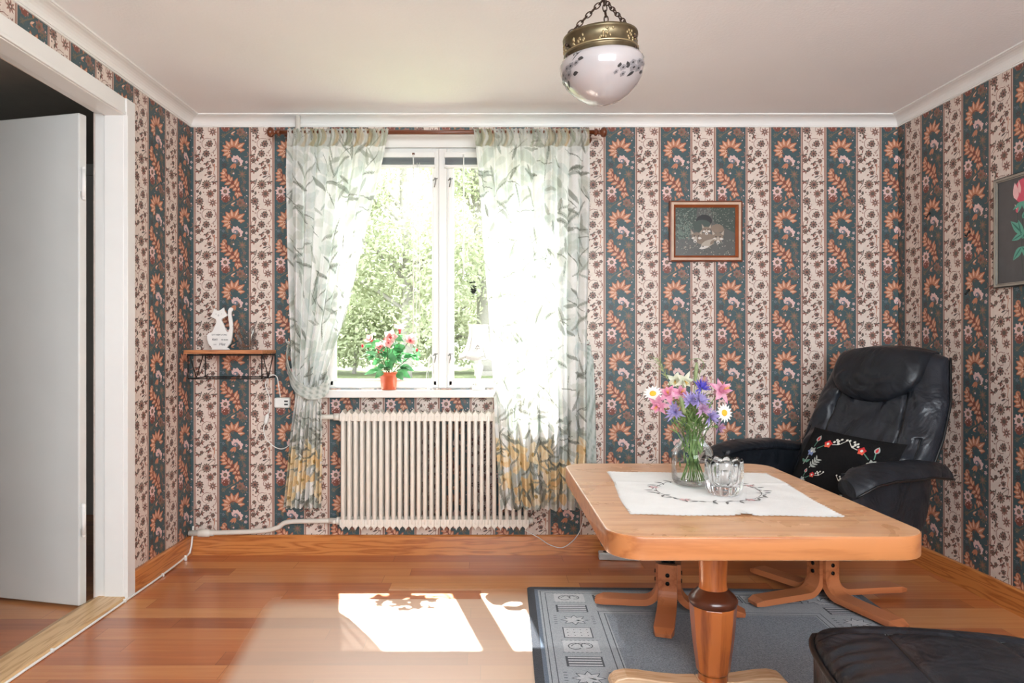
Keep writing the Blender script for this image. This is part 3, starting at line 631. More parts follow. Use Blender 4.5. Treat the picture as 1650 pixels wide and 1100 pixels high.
# ================================================================ curtains
def curtain_art(seed, S, T, Hf):
    """woven print: sage leaves all over, yellow lilies along the foot; returns (nv+1, nu+1, 3) srgb"""
    rn = random.Random(seed)
    Wf = float(S.max()); C = np.empty(S.shape+(3,)); C[:] = (244, 244, 242)
    def shape(x, y, a, L, Wd, col, mixv, vein=None):
        c, s = math.cos(a), math.sin(a); u = ((S-x)*c+(T-y)*s)/L; v = (-(S-x)*s+(T-y)*c)/Wd
        m = (np.abs(u) < 1) & (np.abs(v) < np.clip(1-u*u, 0, 1)**.8)
        C[m] = C[m]*(1-mixv)+np.array(col)*mixv
        if vein is not None:
            m2 = m & (np.abs(v-.15) < .14); C[m2] = C[m2]*.4+np.array(vein)*.6
    for i in range(int(420*Wf)):                        # soft washes
        y = rn.random()*Hf; lo = (.45 if y < .76*Hf else .75)
        shape(rn.random()*Wf, y, rn.uniform(-1, 1)*1.5, rn.uniform(.03, .07), rn.uniform(.012, .03), rn.choice([(200, 206, 196), (210, 215, 212), (196, 206, 198), (216, 217, 208), (204, 213, 212)]), lo)
    for i in range(int(640*Wf)):                        # leaves
        y = rn.random()**.8*Hf; low = y > .74*Hf
        if rn.random() < (.3 if low else .5): continue
        col = rn.choice([(136, 140, 130), (156, 160, 150), (124, 127, 118), (168, 174, 164), (156, 166, 160)])
        shape(rn.random()*Wf, y, rn.uniform(-1.6, 1.6), rn.uniform(.03, .065), rn.uniform(.0045, .012), col, .65 if low else .6, (96, 98, 88) if rn.random() < .5 else None)
    for i in range(int(110*Wf)):                        # thin stalks
        shape(rn.random()*Wf, rn.random()*Hf, rn.uniform(-1.6, 1.6), rn.uniform(.04, .08), .0022, (112, 116, 104), .8)
    k = int(44*Wf)
    for i in range(k):                                  # lilies
        x = (i+rn.random())/k*Wf; y = Hf-rn.choice([.04, .11, .18, .25])-rn.random()*.05; a0 = rn.random()*6
        for j in range(rn.choice([3, 4])):
            a = a0+j*1.25; shape(x+.026*math.cos(a), y+.026*math.sin(a), a, .036, .022, rn.choice([(250, 230, 188), (252, 236, 202), (246, 216, 164), (252, 240, 216)]), .92, (240, 212, 162))
        shape(x, y, a0, .012, .008, (172, 142, 84), .8)
    for i in range(int(90*Wf)):
        shape(rn.random()*Wf, Hf-rn.random()*.36, rn.uniform(-1.6, 1.6), rn.uniform(.03, .06), rn.uniform(.004, .009), rn.choice([(128, 132, 124), (150, 154, 144), (170, 174, 166)]), .85)
    hd = T < .085                                       # doubled heading takes the colour of two layers
    C[hd] = C[hd]*.66+np.array((178, 176, 160))*.34*.9
    for i in range(int(60*Wf)): 
        x = rn.random()*Wf; m = hd & (np.abs(S-x-.02*np.sin(T*40)) < rn.uniform(.004, .014)); C[m] = C[m]*.6+np.array(rn.choice([(186, 160, 120), (120, 120, 106), (150, 156, 128), (200, 172, 130), (190, 196, 180)]))*.4
    C *= (1-.025*np.sin(T*2600)*np.sin(S*1100))[..., None]
    return C
M_cloth = leafy('printed_voile', (255, 255, 255), (250, 250, 248), .32, 30, .85, attr='print', clear=.03)
def curtain(name, rows, Wf, seed, folds, label, cat='curtain', nu=230, nv=440, Yf=lambda v: RY-.014, amp=None, nf=9):
    """rows: (py, px left, px right)"""
    zt_, zb_ = [ZC-(r-Y0)/F*(RY-.02) for r in (rows[0][0], rows[-1][0])]; Hf = zt_-zb_
    L = [(r[0], r[1]) for r in rows]; Rr = [(r[0], r[2]) for r in rows]; vs = []; S = np.zeros((nv+1, nu+1)); rn = random.Random(seed); ph = [rn.uniform(0, 6) for _ in range(6)]
    ox, oz = (rows[0][1]+rows[0][2])/2, zb_; X_0 = PX(ox, 0, RY)[0]
    for j in range(nv+1):
        v = j/nv; py = rows[0][0]+(rows[-1][0]-rows[0][0])*v; a, b = interp(L, py), interp(Rr, py); A_ = amp(v)
        for i in range(nu+1):
            u = i/nu; t = 2*PI*nf*(u+.012*math.sin(5*v+ph[0])+.01*math.sin(9*u+ph[1])*v)
            wv = math.sin(t+ph[2])+.45*math.sin(2.3*t+ph[3]+v)*(.4+v*.3)+.25*math.sin(.37*t+ph[4])
            hd = math.exp(-v*26); wv2 = wv*(1-hd)+.55*math.sin(3*t)*hd
            y = Yf(v)+A_*wv2
            px = a+(b-a)*(u+.010*math.cos(t+ph[2])*min(1, v*6))
            x = (px-X0)/F*Yf(v); z = ZC-(py-Y0)/F*Yf(v)+.004*math.sin(t*.5)*v
            vs.append((x-X_0, y-RY, z-oz)); S[j, i] = (a+(b-a)*u-min(r[1] for r in rows))/F*RY+Wf*u
    fs = [(j*(nu+1)+i, j*(nu+1)+i+1, (j+1)*(nu+1)+i+1, (j+1)*(nu+1)+i) for j in range(nv) for i in range(nu)]
    T = np.repeat(np.linspace(0, Hf, nv+1)[:, None], nu+1, 1); C = curtain_art(seed, S, T, Hf)
    mb = MB(); mb.add(vs, fs, 0, True); me = mb.mesh(name, M_cloth)
    lc = C.reshape(-1, 3)/255; lc = np.where(lc <= .04045, lc/12.92, ((lc+.055)/1.055)**2.4)
    at = me.color_attributes.new('print', 'FLOAT_COLOR', 'POINT'); at.data.foreach_set('color', np.concatenate([lc, np.ones((len(lc), 1))], 1).astype(np.float32).ravel())
    o = bpy.data.objects.new(name, me); COL.objects.link(o); o.location = (X_0, RY, oz); return tag(o, label, cat)
Lr = [(207, 463, 626), (216, 463, 625), (232, 462, 622), (280, 461, 612), (400, 464, 585), (500, 467, 561), (580, 470, 534), (612, 473, 524), (632, 477, 519), (650, 475, 518), (700, 468, 519), (760, 463, 518), (818, 457, 517)]
Rr_ = [(207, 763, 949), (216, 764, 949), (240, 767, 949), (400, 778, 947), (560, 790, 944), (700, 798, 943), (760, 802, 940), (820, 807, 938)]
curtain('curtain', Lr, .16, 11, 9, 'sheer leaf-printed curtain gathered by a tieback left of the window', nf=8,
        amp=lambda v: interp([(0, .011), (.08, .016), (.3, .024), (.6, .018), (.69, .008), (.78, .013), (1, .018)], v), Yf=lambda v: RY-.014-.012*math.exp(-((v-.69)/.1)**2))
curtain('curtain', Rr_, .16, 23, 10, 'sheer leaf-printed curtain hanging loose right of the window', nf=9,
        amp=lambda v: interp([(0, .011), (.1, .018), (1, .027)], v), Yf=lambda v: RY-.014-.028*min(1, v*1.6))
def strip(name, pts, wd, label, tk=.0018, side=(0, 0, 1)):
    """soft band of the curtain cloth following pts"""
    pts = bez(pts, 10); n = len(pts); vs = []; c0 = pts[0].copy(); sd = Vector(side)
    NW = 10
    for i, p in enumerate(pts):
        t = pts[min(i+1, n-1)]-pts[max(i-1, 0)]; w_ = sd-t*sd.dot(t)/t.length_squared; w_.normalize(); nn = t.cross(w_).normalized()
        ww = wd[i*len(wd)//n] if isinstance(wd, list) else wd
        for k in range(NW+1): vs.append(tuple(p-c0+w_*ww*(k/NW-.5)+nn*.003*math.sin(k*2.2+i*.3)))
    fs = [(i*(NW+1)+k, i*(NW+1)+k+1, (i+1)*(NW+1)+k+1, (i+1)*(NW+1)+k) for i in range(n-1) for k in range(NW)]
    mb = MB(); mb.add(vs, fs, 0, True); me = mb.mesh(name, M_cloth); rn = random.Random(5)
    at = me.color_attributes.new('print', 'FLOAT_COLOR', 'POINT')
    cs = []
    for p in me.vertices:
        q = math.sin(p.co.x*190+p.co.z*120)*math.sin(p.co.z*150-p.co.y*90+1); cs += [*(lin((176, 186, 176)) if q > .45 else lin((216, 222, 216)) if q > -.2 else lin((232, 234, 228))), 1]
    at.data.foreach_set('color', cs)
    o = bpy.data.objects.new(name, me); COL.objects.link(o); o.location = c0
    q = o.modifiers.new('thickness', 'SOLIDIFY'); q.thickness = tk; q.offset = 0
    return tag(o, label, 'curtain tieback')
Pz = lambda px, py, y: PX(px, py, y)
strip('curtain_tieback', [Pz(466, 556, 3.44), Pz(462, 580, 3.40), Pz(468, 603, 3.325), Pz(478, 622, 3.285), Pz(495, 633, 3.268), Pz(514, 632, 3.272), Pz(527, 622, 3.295), Pz(527, 612, 3.35), Pz(505, 604, 3.385), Pz(480, 590, 3.41), Pz(468, 566, 3.44)],
      [.03, .04, .05, .058, .06, .058, .05, .045, .04, .035], 'pale cloth band tied round the left curtain')
strip('curtain_tieback', [Pz(947, 556, 3.43), Pz(949, 580, 3.425), Pz(951, 640, 3.42), Pz(952, 700, 3.42), Pz(953, 748, 3.42)], [.03, .045, .05, .05, .05], 'pale cloth band hanging unused beside the right curtain', side=(1, 0, 0))
mb = MB()
hk1 = thing('wall_hook', 'small white tieback hook on the wall left of the left curtain', 'hook', PX(465, 553, 3.47))
mb.tube([(0, -.001, .004), (0, -.03, .004), (0, -.04, .01), (0, -.042, .02)], .003, 8); mb.tube([(0, -.0015, .004), (0, -.005, .004)], .008, 12); mb.build('hook', M_plastic, hk1)
hk2 = copy_thing(hk1, PX(947, 553, 3.47), 0, 'small white tieback hook on the wall right of the right curtain')

# ================================================================ venetian blinds, drawn up
M_blind = pm('blind_slat_grey', (150, 156, 160), .35, var=.05); M_cord = pm('white_cord', (236, 236, 232), .6)
for k, (pa, pb, lab, wx, lift) in enumerate(((530, 701, 'raised venetian blind in the left window light', 666, True), (716, 900, 'raised venetian blind in the right window light', 747, False))):
    BY = 3.448; xa, xb = PX(pa, 0, BY)[0], PX(pb, 0, BY)[0]; zt_ = PX(0, 246, BY)[2]; c = (xa+xb)/2; hw = (xb-xa)/2
    b = thing('venetian_blind', lab, 'blind', (c, BY, zt_), group='venetian blinds')
    mb = MB(); mb.bx(-hw, hw, -.012, .012, -.026, 0); mb.build('head_rail', M_white, b, bevel=.002)
    mb = MB()
    for i in range(9): mb.bx(-hw+.004, hw-.004, -.012, .012, -.031-i*.0034, -.0295-i*.0034)
    mb.build('slats', M_blind, b)
    mb = MB(); mb.bx(-hw, hw, -.012, .012, -.076, -.062); mb.build('bottom_rail', M_white, b, bevel=.002)
    dx = PX(wx, 0, BY-.02)[0]-c
    mb = MB(); mb.tube([(dx, -.016, -.01), (dx, -.018, -.04), (dx, -.018, -.62 if k else -.9)], .0035, 8); mb.build('tilt_wand', M_plastic, b)
    mb = MB(); mb.bx(dx-.006, dx+.006, -.02, -.0125, -.014, -.006); mb.build('wand_clip', M_rodwood if not k else M_plastic, b)
    if lift:                                            # lift cord swagged to the hook and coiled there
        def q(px, py, y=3.43): X_, Y_, Z_ = PX(px, py, y); return (X_-c, Y_-BY, Z_-zt_)
        mb = MB(); mb.tube([q(672, 262)]+bez([q(672, 430), q(670, 560), q(668, 575), q(673, 590), q(681, 590), q(690, 577), q(694, 572)], 8), .0018, 6); mb.tube([q(676, 262), q(676, 560)], .0013, 6)
        mb.tube(bez([q(694, 570), q(688, 600), q(688, 622), q(692, 627), q(698, 612), q(697, 580), q(694, 570)], 8), .0016, 6); mb.tube(bez([q(694, 570), q(691, 595), q(690, 618), q(695, 625), q(700, 606), q(696, 575)], 8), .0016, 6); mb.tube(bez([q(694, 570), q(699, 590), q(694, 615), q(690, 610), q(693, 580)], 8), .0016, 6)
        mb.build('lift_cord', M_cord, b)

# ================================================================ corner shelf with its things
M_shelf = wood('shelf_board_wood', (196, 130, 84), (150, 88, 50), axis=0, rough=.45, coat=.1)
sh = thing('wall_shelf', 'small wooden board shelf on black wire brackets in the left corner', 'shelf', (-1.243, 3.36, 1.012))
mb = MB(); mb.bx(-.192, .182, -.105, .105, 0, .018); mb.build('board', M_shelf, sh, bevel=.002)
mb = MB(); r = .0028
for z in (-.006, -.118):
    mb.tube([(-.175, -.095, z), (.175, -.095, z), (.175, .106, z), (-.175, .106, z)], r, 6, closed=True, smooth=False)
mb.tube([(-.175, .1, -.118), (.175, .1, -.118)], r, 6)
for sx in (-.175, .175):
    for y in (-.095, .106): mb.tube([(sx, y, -.006), (sx, y, -.118)], r, 6)
    mb.tube([(sx, -.08, -.006), (sx, .0, -.118), (sx, .08, -.006)], r*.85, 6)
mb.build('wire_frame', M_black_metal, sh)
M_catw = pm('white_wood_cutout', (240, 238, 234), .55, var=.01)
CY = 3.38; cw = CY/F
cat = thing('cat_figurine', 'white wooden cat cut-out with lettering standing on the corner shelf', 'figurine', (PX(357, 0, CY)[0], CY, 1.0305))
k_ = cw/4.23                                            # outline drawn at 4.23 px per photo px, origin at the foot
out = [(215, 340), (222, 330), (213, 318), (196, 300), (187, 270), (185, 240), (200, 224), (222, 218), (235, 190), (250, 150), (246, 132), (222, 120), (208, 112), (220, 98), (228, 80), (235, 58), (252, 72), (268, 74), (285, 64), (300, 52), (306, 76), (316, 92), (328, 104), (312, 116), (290, 128), (285, 140), (296, 160), (306, 185), (318, 212), (330, 218), (340, 195), (338, 170), (333, 140), (328, 100), (330, 70), (340, 54), (352, 51), (362, 60), (361, 72), (352, 80), (350, 100), (356, 130), (361, 165), (362, 200), (358, 240), (354, 270), (345, 298), (330, 316), (322, 324), (335, 332), (341, 340)]
mb = MB(); mb.prism([((x-283)*k_, (340-y)*k_) for x, y in out], -.007, .007, 0, Matrix(((1,0,0,0),(0,0,1,0),(0,1,0,0),(0,0,0,1)))); mb.build('body', M_catw, cat, bevel=.002)
M_ink = pm('dark_ink', (58, 54, 54), .6)
mb = MB()
def fc(x, y, r): mb.ball(((x-283)*k_, -.0075, (340-y)*k_), (r, .0008, r), 8, 6)
fc(249, 97, .0016); fc(286, 96, .0016); fc(265, 103, .0019)
mb.tube([((258-283)*k_, -.0078, (340-107)*k_), ((265-283)*k_, -.0078, (340-112)*k_), ((273-283)*k_, -.0078, (340-107)*k_)], .0004, 5); mb.build('face', M_ink, cat)
def text(body, size, loc, parent, mat, name='lettering', shear=0, al='CENTER', rot=(R(90), 0, 0), ext=.0004):
    d = bpy.data.curves.new(name, 'FONT'); d.body = body; d.size = size; d.align_x = al; d.extrude = ext; d.shear = shear; d.materials.append(mat); d.resolution_u = 4
    o = bpy.data.objects.new(name, d); COL.objects.link(o); o.location = loc; o.rotation_euler = rot
    dg = bpy.context.evaluated_depsgraph_get(); me = bpy.data.meshes.new_from_object(o.evaluated_get(dg)); me.name = name
    bpy.data.objects.remove(o); bpy.data.curves.remove(d)
    o = bpy.data.objects.new(name, me); COL.objects.link(o); o.location = loc; o.rotation_euler = rot
    if parent: o.parent = parent
    return o
text('ETT HEM UTAN', .0105, ((272-283)*k_, -.0078, (340-243)*k_), cat, M_ink); text('katt', .017, ((240-283)*k_, -.0078, (340-276)*k_), cat, M_ink, shear=.35); text('ÄR BARA', .0085, ((308-283)*k_, -.0078, (340-276)*k_), cat, M_ink)
text('ETT', .008, ((243-283)*k_, -.0078, (340-308)*k_), cat, M_ink); text('Hus', .019, ((290-283)*k_, -.0078, (340-310)*k_), cat, M_ink, shear=.35)
M_crystal = pm('clear_crystal', (255, 255, 255), .02, var=0, trans=1, ior=1.5)
M_thin = thin_glass('thin_clear_glass', (.955, .97, .968), .3, .02, .7)
tb = MB()
bowl_prof = [(.0005, 0), (.022, 0), (.030, .008), (.034, .03), (.042, .06), (.052, .085), (.0575, .098), (.0535, .097), (.047, .082), (.037, .058), (.028, .03), (.022, .016), (.0005, .013)]
tb.lathe(bowl_prof, 64, fac=lambda q, z: 1+(.06+.9*max(0, z-.03))*math.cos(6*q))
for i in range(len(tb.v)):
    x, y, z = tb.v[i]
    if z > .05: tb.v[i] = (x, y, z+(z-.05)*.42*math.cos(6*math.atan2(y, x)))
M_bowl = thin_glass('moulded_clear_glass', (.94, .95, .955), .35, .08, .55)
tag(tb.build('glass_bowl', M_bowl, None, (PX(397, 0, 3.37)[0], 3.37, 1.0305), (0, 0, R(20))), 'clear glass bowl with wavy petal rim beside the cat cut-out', 'bowl')

# sockets and cords on the wall
ad = thing('plug_adapter', 'white twin plug adapter in the wall socket left of the left curtain', 'plug adapter', PX(458, 648, 3.47))
mb = MB(); mb.bx(-.042, .036, -.034, -.0005, -.026, .026); mb.build('body', M_plastic, ad, bevel=.009, seg=4)
mb = MB(); mb.bx(.01, .028, -.0348, -.0335, .004, .012); mb.bx(.01, .028, -.0348, -.0335, -.012, -.004); mb.build('socket_slot', M_ink, ad)
W = lambda px, py, o=.012: (PX(px, py, 3.47-o))
cd = thing('lamp_cord', 'thin white cord with inline switch hanging on the wall below the corner shelf', 'cord', W(433, 612)); l0 = Vector(cd.location)
mb = MB()
mb.tube([p-l0 for p in bez([W(452, 640, .03), W(449, 622), W(446, 607), W(438, 604), W(430, 612), W(428, 622), W(434, 640), W(434, 660), W(431, 672)], 8)], .0024, 8)
mb.tube([p-l0 for p in bez([W(428, 680), W(425, 690), W(428, 705), W(440, 718), W(452, 723), W(462, 720), W(469, 712)], 8)], .0024, 8)
mb.build('cable', M_plastic, cd)
mb = MB(); mb.tube([Vector(W(432, 666))-l0, Vector(W(430.5, 670))-l0, Vector(W(428.5, 680))-l0, Vector(W(427.5, 684))-l0], [.003, .011, .011, .003], 10); mb.build('inline_switch', M_plastic, cd)
cl = thing('telephone_cable', 'white cable clipped along the left skirting board and door threshold', 'cable', (-1.47, 3.0, 0))
mb = MB(); o = Vector(cl.location)
cp = [(XL+.026, D-.03, .15), (XL+.024, D-.035, .1), (XL+.022, D-.05, .04), (XL+.0165, D-.09, .016), (wall_x('L', 3.1)+.021, 3.1, .007), (wall_x('L', 2.93)+.022, 2.93, .006), (wall_x('L', 2.8)+.022, 2.8, .0055), (wall_x('L', 2.5)+.024, 2.5, .0055), (wall_x('L', 2.0)+.024, 2.0, .0055), (wall_x('L', 1.4)+.024, 1.4, .0055)]
mb.tube([p-o for p in bez(cp, 8)], .0046, 8); mb.build('cable_run', M_plastic, cl)
for y in (3.37, 3.14, 2.82, 2.36): mb = MB(); x = wall_x('L', y)+.0215; mb.bx(x-.006-o.x, x+.006-o.x, y-.004-o.y, y+.004-o.y, .0, .014 if y < 3.3 else .026); mb.build('clip', M_plastic, cl, bevel=.002)
c2 = thing('extension_cable', 'thin white cord drooping across the skirting board beneath the right curtain', 'cord', W(850, 856, .02)); o = Vector(c2.location)
mb = MB(); mb.tube([p-o for p in bez([W(846, 854, .03), W(868, 866, .026), W(885, 877, .026), W(905, 882, .026), (PX(922, 872, 3.44)), W(934, 856, .02), W(940, 836, .02), W(948, 800, .02)], 8)], .0022, 8); mb.build('cable', M_plastic, c2)
ps = thing('power_strip', 'grey-white power strip on the floor by the skirting board beneath the table', 'power strip', (PX(998, 0, 3.38)[0], 3.39, 0), R(-4))
mb = MB(); mb.bx(-.1, .1, -.026, .026, 0.001, .036); mb.build('body', pm('grey_plastic', (206, 206, 204), .4), ps, bevel=.006, seg=3)
for x in (-.06, 0, .06): mb = MB(); mb.tube([(x, 0, .0355), (x, 0, .0372)], .018, 16); mb.build('socket', M_ink, ps)
for px, py, wh in ((1498.5, 347, 'between the upper leaves left of the rose picture'), (1563, 377, 'closest to the rose picture'), (1562, 471, 'below and left of the rose picture')):
    Y_ = 2366/(px-765); h = thing('wall_hook', 'tiny black hook on the right wall '+wh, 'hook', (wall_x('R', Y_)-.0008, Y_, PX(px, py, Y_)[2]))
    mb = MB(); mb.tube([(0, 0, .008), (-.006, 0, .008), (-.012, 0, -.004), (-.014, 0, -.010), (-.02, 0, -.004)], .003, 8); mb.tube([(0, 0, .01), (-.004, 0, .01)], .0065, 10); mb.build('hook', M_black_metal, h)

# ================================================================ pictures
def picture_frame(th, w_, h_, prof, mats):
    """mitred moulding; prof: list of (inset from outer edge, out from wall, material)"""
    mb = MB(); n = len(prof); vs = []
    for (sx, sz) in ((-1, -1), (1, -1), (1, 1), (-1, 1)):
        for (i, o_, m) in prof: vs.append((sx*(w_/2-i), -o_, sz*(h_/2-i)))
    for c in range(4):
        for k in range(n-1): a = c*n+k; b = ((c+1) % 4)*n+k; mb.add([vs[a], vs[b], vs[b+1], vs[a+1]], [(0, 1, 2, 3)], prof[k][2])
    return mb.build('frame', mats, th)
M_fr1 = pm('reddish_frame_wood', (120, 62, 36), .35, coat=.2, var=.1, scale=20); M_fr2 = pm('beige_frame_band', (206, 176, 152), .5); M_frb = pm('orange_frame_bevel', (158, 84, 48), .35)
fx = thing('framed_picture', 'fox cubs picture in a wooden frame with beige band, right of the window', 'picture', PX(1135.5, 373.5, D-.001)); fw, fh = 116/320, 97/320
picture_frame(fx, fw, fh, [(0, 0, 0), (0, .024, 0), (.007, .026, 1), (.019, .026, 0), (.021, .024, 2), (.031, .012, 2), (.031, .008, 2)], [M_fr1, M_fr2, M_frb])
rn = random.Random(8); A = Art()                        # drawn at the zoom's scale: x 215-1050, y 215-870
FC = [('picture_ground', (84, 84, 80)), ('picture_foliage_dark', (58, 72, 64)), ('picture_foliage_mid', (100, 118, 106)), ('picture_den_dark', (26, 26, 28)), ('picture_grass_light', (136, 138, 126)),
      ('fox_fur', (128, 110, 94)), ('fox_fur_light', (176, 164, 148)), ('fox_white', (212, 206, 198)), ('fox_dark', (48, 42, 40))]
A.poly([(215, 215), (1050, 215), (1050, 870), (215, 870)], 0, 0)
def tuft(x0, x1, y0, y1, n, c, s, l): 
    for i in range(n):
        x, y = rn.uniform(x0, x1), rn.uniform(y0, y1); a = rn.random()*6.3; A.leaf(x, y, x+s*math.cos(a), y+s*math.sin(a), s*.45, rn.choice(c), l)
A.poly([(215, 215), (520, 215), (500, 420), (400, 620), (215, 660)], 1, 1); A.poly([(700, 215), (1050, 215), (1050, 560), (760, 430)], 1, 1)
tuft(225, 500, 225, 600, 260, [2, 1, 2, 4], 26, 2); tuft(720, 1040, 225, 520, 200, [0, 4, 1], 20, 2); tuft(540, 760, 220, 320, 70, [4, 0, 2], 22, 2); tuft(225, 1040, 620, 860, 170, [4, 0, 1, 6], 22, 2); tuft(250, 420, 440, 640, 60, [2], 34, 3)
A.disc(615, 395, 112, 3, 4, 18, 0, 0, 84); A.disc(590, 470, 130, 1, 4, 16, 0, 0, 90)
def fox(x, y, s, turn=0):
    A.disc(x, y, 70*s, 5, 6, 14, 0, 0, 58*s); A.disc(x-6*s, y-18*s, 50*s, 5, 7, 12, 0, 0, 30*s)
    for sd in (-1, 1):
        A.poly([(x+sd*24*s, y-40*s), (x+sd*86*s, y-108*s), (x+sd*80*s, y-20*s)], 5, 6); A.poly([(x+sd*40*s, y-44*s), (x+sd*78*s, y-88*s), (x+sd*70*s, y-26*s)], 6, 7); A.leaf(x+sd*20*s, y+20*s, x+sd*74*s, y+24*s, 34*s, 7, 8); A.leaf(x+sd*16*s, y-4*s, x+sd*40*s, y-14*s, 14*s, 8, 9)
    A.leaf(x+turn, y-10*s, x+turn*2, y+84*s, 44*s, 6, 8); A.disc(x+turn*2, y+62*s, 24*s, 7, 9, 10); A.disc(x+turn*2, y+68*s, 10*s, 8, 10, 8)
A.disc(620, 640, 150, 5, 5, 18, 0, 0, 80); A.disc(800, 500, 90, 5, 5, 14, 0, 0, 60)
fox(650, 520, .8); fox(510, 610, 1.0, -10); fox(810, 620, 1.05); A.leaf(560, 770, 780, 640, 100, 6, 9); A.leaf(545, 775, 690, 740, 40, 7, 10); A.leaf(700, 720, 760, 650, 40, 5, 10); A.disc(600, 745, 10, 8, 11, 8)
mb = MB(); kx, kz = (fw-.062)/835, (fh-.062)/655
for ix, (l, c, pts) in enumerate(A.p):
    q = clip([((x-632.5)*kx, (542.5-y)*kz) for x, y in pts], -fw/2+.031, fw/2-.031, -fh/2+.031, fh/2-.031)
    if q:
        if sum(q[i-1][0]*q[i][1]-q[i][0]*q[i-1][1] for i in range(len(q))) < 0: q.reverse()
        mb.add([(x, -.008-.0002*l-.000012*(ix % 15), z) for x, z in q], [range(len(q))], c)
mb.build('print', [pm(n, c, .3, coat=.3) for n, c in FC], fx)
M_rf = pm('dark_picture_edge', (58, 54, 50), .35); M_rs = pm('silvery_picture_band', (168, 162, 150), .35, metal=.4)
Ya = 2.735; rw, rh = .30, .44
rs = thing('framed_picture', 'rose painting on dark grey ground in a silvery frame on the right wall', 'picture', (wall_x('R', Ya)-.001, 2.804-rw/2, (1.724+1.282)/2), R(-88.97))
picture_frame(rs, rw, rh, [(0, 0, 0), (0, .018, 0), (.004, .02, 1), (.012, .018, 0), (.0135, .016, 1), (.017, .014, 0), (.017, .011, 0)], [M_rf, M_rs])
A = Art(); RC = [('rose_ground', (92, 90, 90)), ('rose_leaf', (104, 170, 150)), ('rose_leaf_dark', (62, 120, 106)), ('rose_pink', (214, 92, 112)), ('rose_pale', (240, 190, 190)), ('rose_stem', (76, 84, 78))]
A.poly([(-150, -220), (150, -220), (150, 220), (-150, 220)], 0, 0)
A.line([(0, 70), (4, 0), (-4, -90), (6, -185)], 5, 5, 1)
for (x, y, x2, y2, wd) in [(4, -20, -58, 40, 34), (4, -20, -52, -40, 26), (-2, -30, -20, 40, 32), (2, 40, 26, 72, 22), (0, -40, 40, 10, 32), (0, -30, 66, -16, 30), (0, -70, -46, -120, 30), (0, -70, 50, -130, 34), (0, -80, 64, -80, 30), (4, -40, 56, 66, 26)]:
    A.leaf(x, y, x2, y2, wd, 1, 2); A.leaf(x, y, x2, y2, wd*.2, 2, 3)
A.line([(-20, 30), (-24, 72)], 4, 5, 2); A.leaf(-24, 66, -22, 98, 16, 3, 3); A.leaf(-24, 80, -36, 104, 8, 4, 4)
A.disc(4, 150, 42, 3, 3, 16, 0, 0, 48); A.leaf(-26, 118, -36, 190, 30, 4, 4); A.leaf(20, 112, 44, 188, 34, 4, 4); A.leaf(4, 110, 6, 200, 40, 3, 5); A.leaf(22, 130, 18, 186, 18, 4, 6); A.leaf(-8, 140, -16, 196, 14, 4, 6)
for s2 in (-1, 1): A.leaf(2, 108, s2*46, 82, 16, 1, 5); A.leaf(2, 108, s2*20, 66, 14, 1, 6)
mb = MB()
for ix, (l, c, pts) in enumerate(A.p):
    q = clip([(x*.00098-.012, z*.00098) for x, z in pts], -rw/2+.017, rw/2-.017, -rh/2+.017, rh/2-.017)
    if l == 0: q = [(-rw/2+.017, -rh/2+.017), (rw/2-.017, -rh/2+.017), (rw/2-.017, rh/2-.017), (-rw/2+.017, rh/2-.017)]
    if q:
        if sum(q[i-1][0]*q[i][1]-q[i][0]*q[i-1][1] for i in range(len(q))) < 0: q.reverse()
        mb.add([(x, -.011-.0002*l-.000012*(ix % 15), z) for x, z in q], [range(len(q))], c)
mb.build('canvas', [pm(n, c, .55) for n, c in RC], rs)

# ================================================================ window sill: potted hibiscus and table lamp
M_pot = pm('terracotta_plastic', (206, 96, 62), .45, var=.03); M_soil = pm('soil', (70, 50, 40), .95, bump=.4)
M_hleaf = leafy('hibiscus_leaf', (74, 140, 84), (118, 176, 128), .35, 20, .3); M_pink = leafy('hibiscus_petal', (240, 168, 168), (250, 214, 210), .5, 22, .6); M_red = leafy('hibiscus_throat', (206, 66, 84), (226, 100, 108), .4, 20); M_stem = pm('green_brown_stem', (92, 104, 70), .6); M_bud = leafy('cream_bud', (240, 240, 226), (226, 232, 206), .4)
SYp = 3.432; zsill = WZ0-.0035
pl = thing('potted_hibiscus', 'pink-flowered pot plant in a terracotta pot on the window sill', 'pot plant', (PX(626.5, 0, SYp)[0], SYp, zsill))
mb = MB(); mb.lathe([(.0005, 0), (.034, 0), (.036, .004), (.043, .066), (.047, .067), (.0485, .084), (.0485, .088), (.045, .088), (.044, .078), (.0005, .078)], 32); mb.build('pot', M_pot, pl)
mb = MB(); mb.lathe([(.0437, .0785), (.02, .081), (.0005, .082)], 24); mb.build('soil', M_soil, pl)
rn = random.Random(31)
def hp(px, py, dy=0): X_, Y_, Z_ = PX(px, py, SYp+dy); return Vector((X_-pl.location.x, dy, Z_-zsill))
def leafmesh(mb, base, tip, wd, up=(0, 0, 1), mat=0, curl=.12, n=6):
    base, tip = Vector(base), Vector(tip); d = tip-base; L = d.length; t = d/L; u = Vector(up); sd = t.cross(u)
    if sd.length < .1: sd = t.cross(Vector((0, 1, 0)))
    sd.normalize(); nn = sd.cross(t); vs = []; fs = []
    for i in range(n+1):
        q = i/n; h = wd/2*math.sin(PI*min(1, q**.72))*(1-.12*q); c = base+t*L*q-nn*curl*L*q*q
        for k in (-1, 0, 1): vs.append(c+sd*h*k+nn*abs(k)*h*.28)
    for i in range(n):
        for k in (0, 1): fs.append((i*3+k, i*3+k+1, i*3+k+4, i*3+k+3))
    mb.add(vs, fs, mat, True)
heads = [(644, 530, .0), (626, 545, -.02), (660, 548, -.02), (600, 552, 0), (612, 560, -.03), (672, 566, -.01), (640, 575, .02), (590, 562, .02), (655, 590, -.03), (618, 590, -.03)]
mb = MB(); tips = []
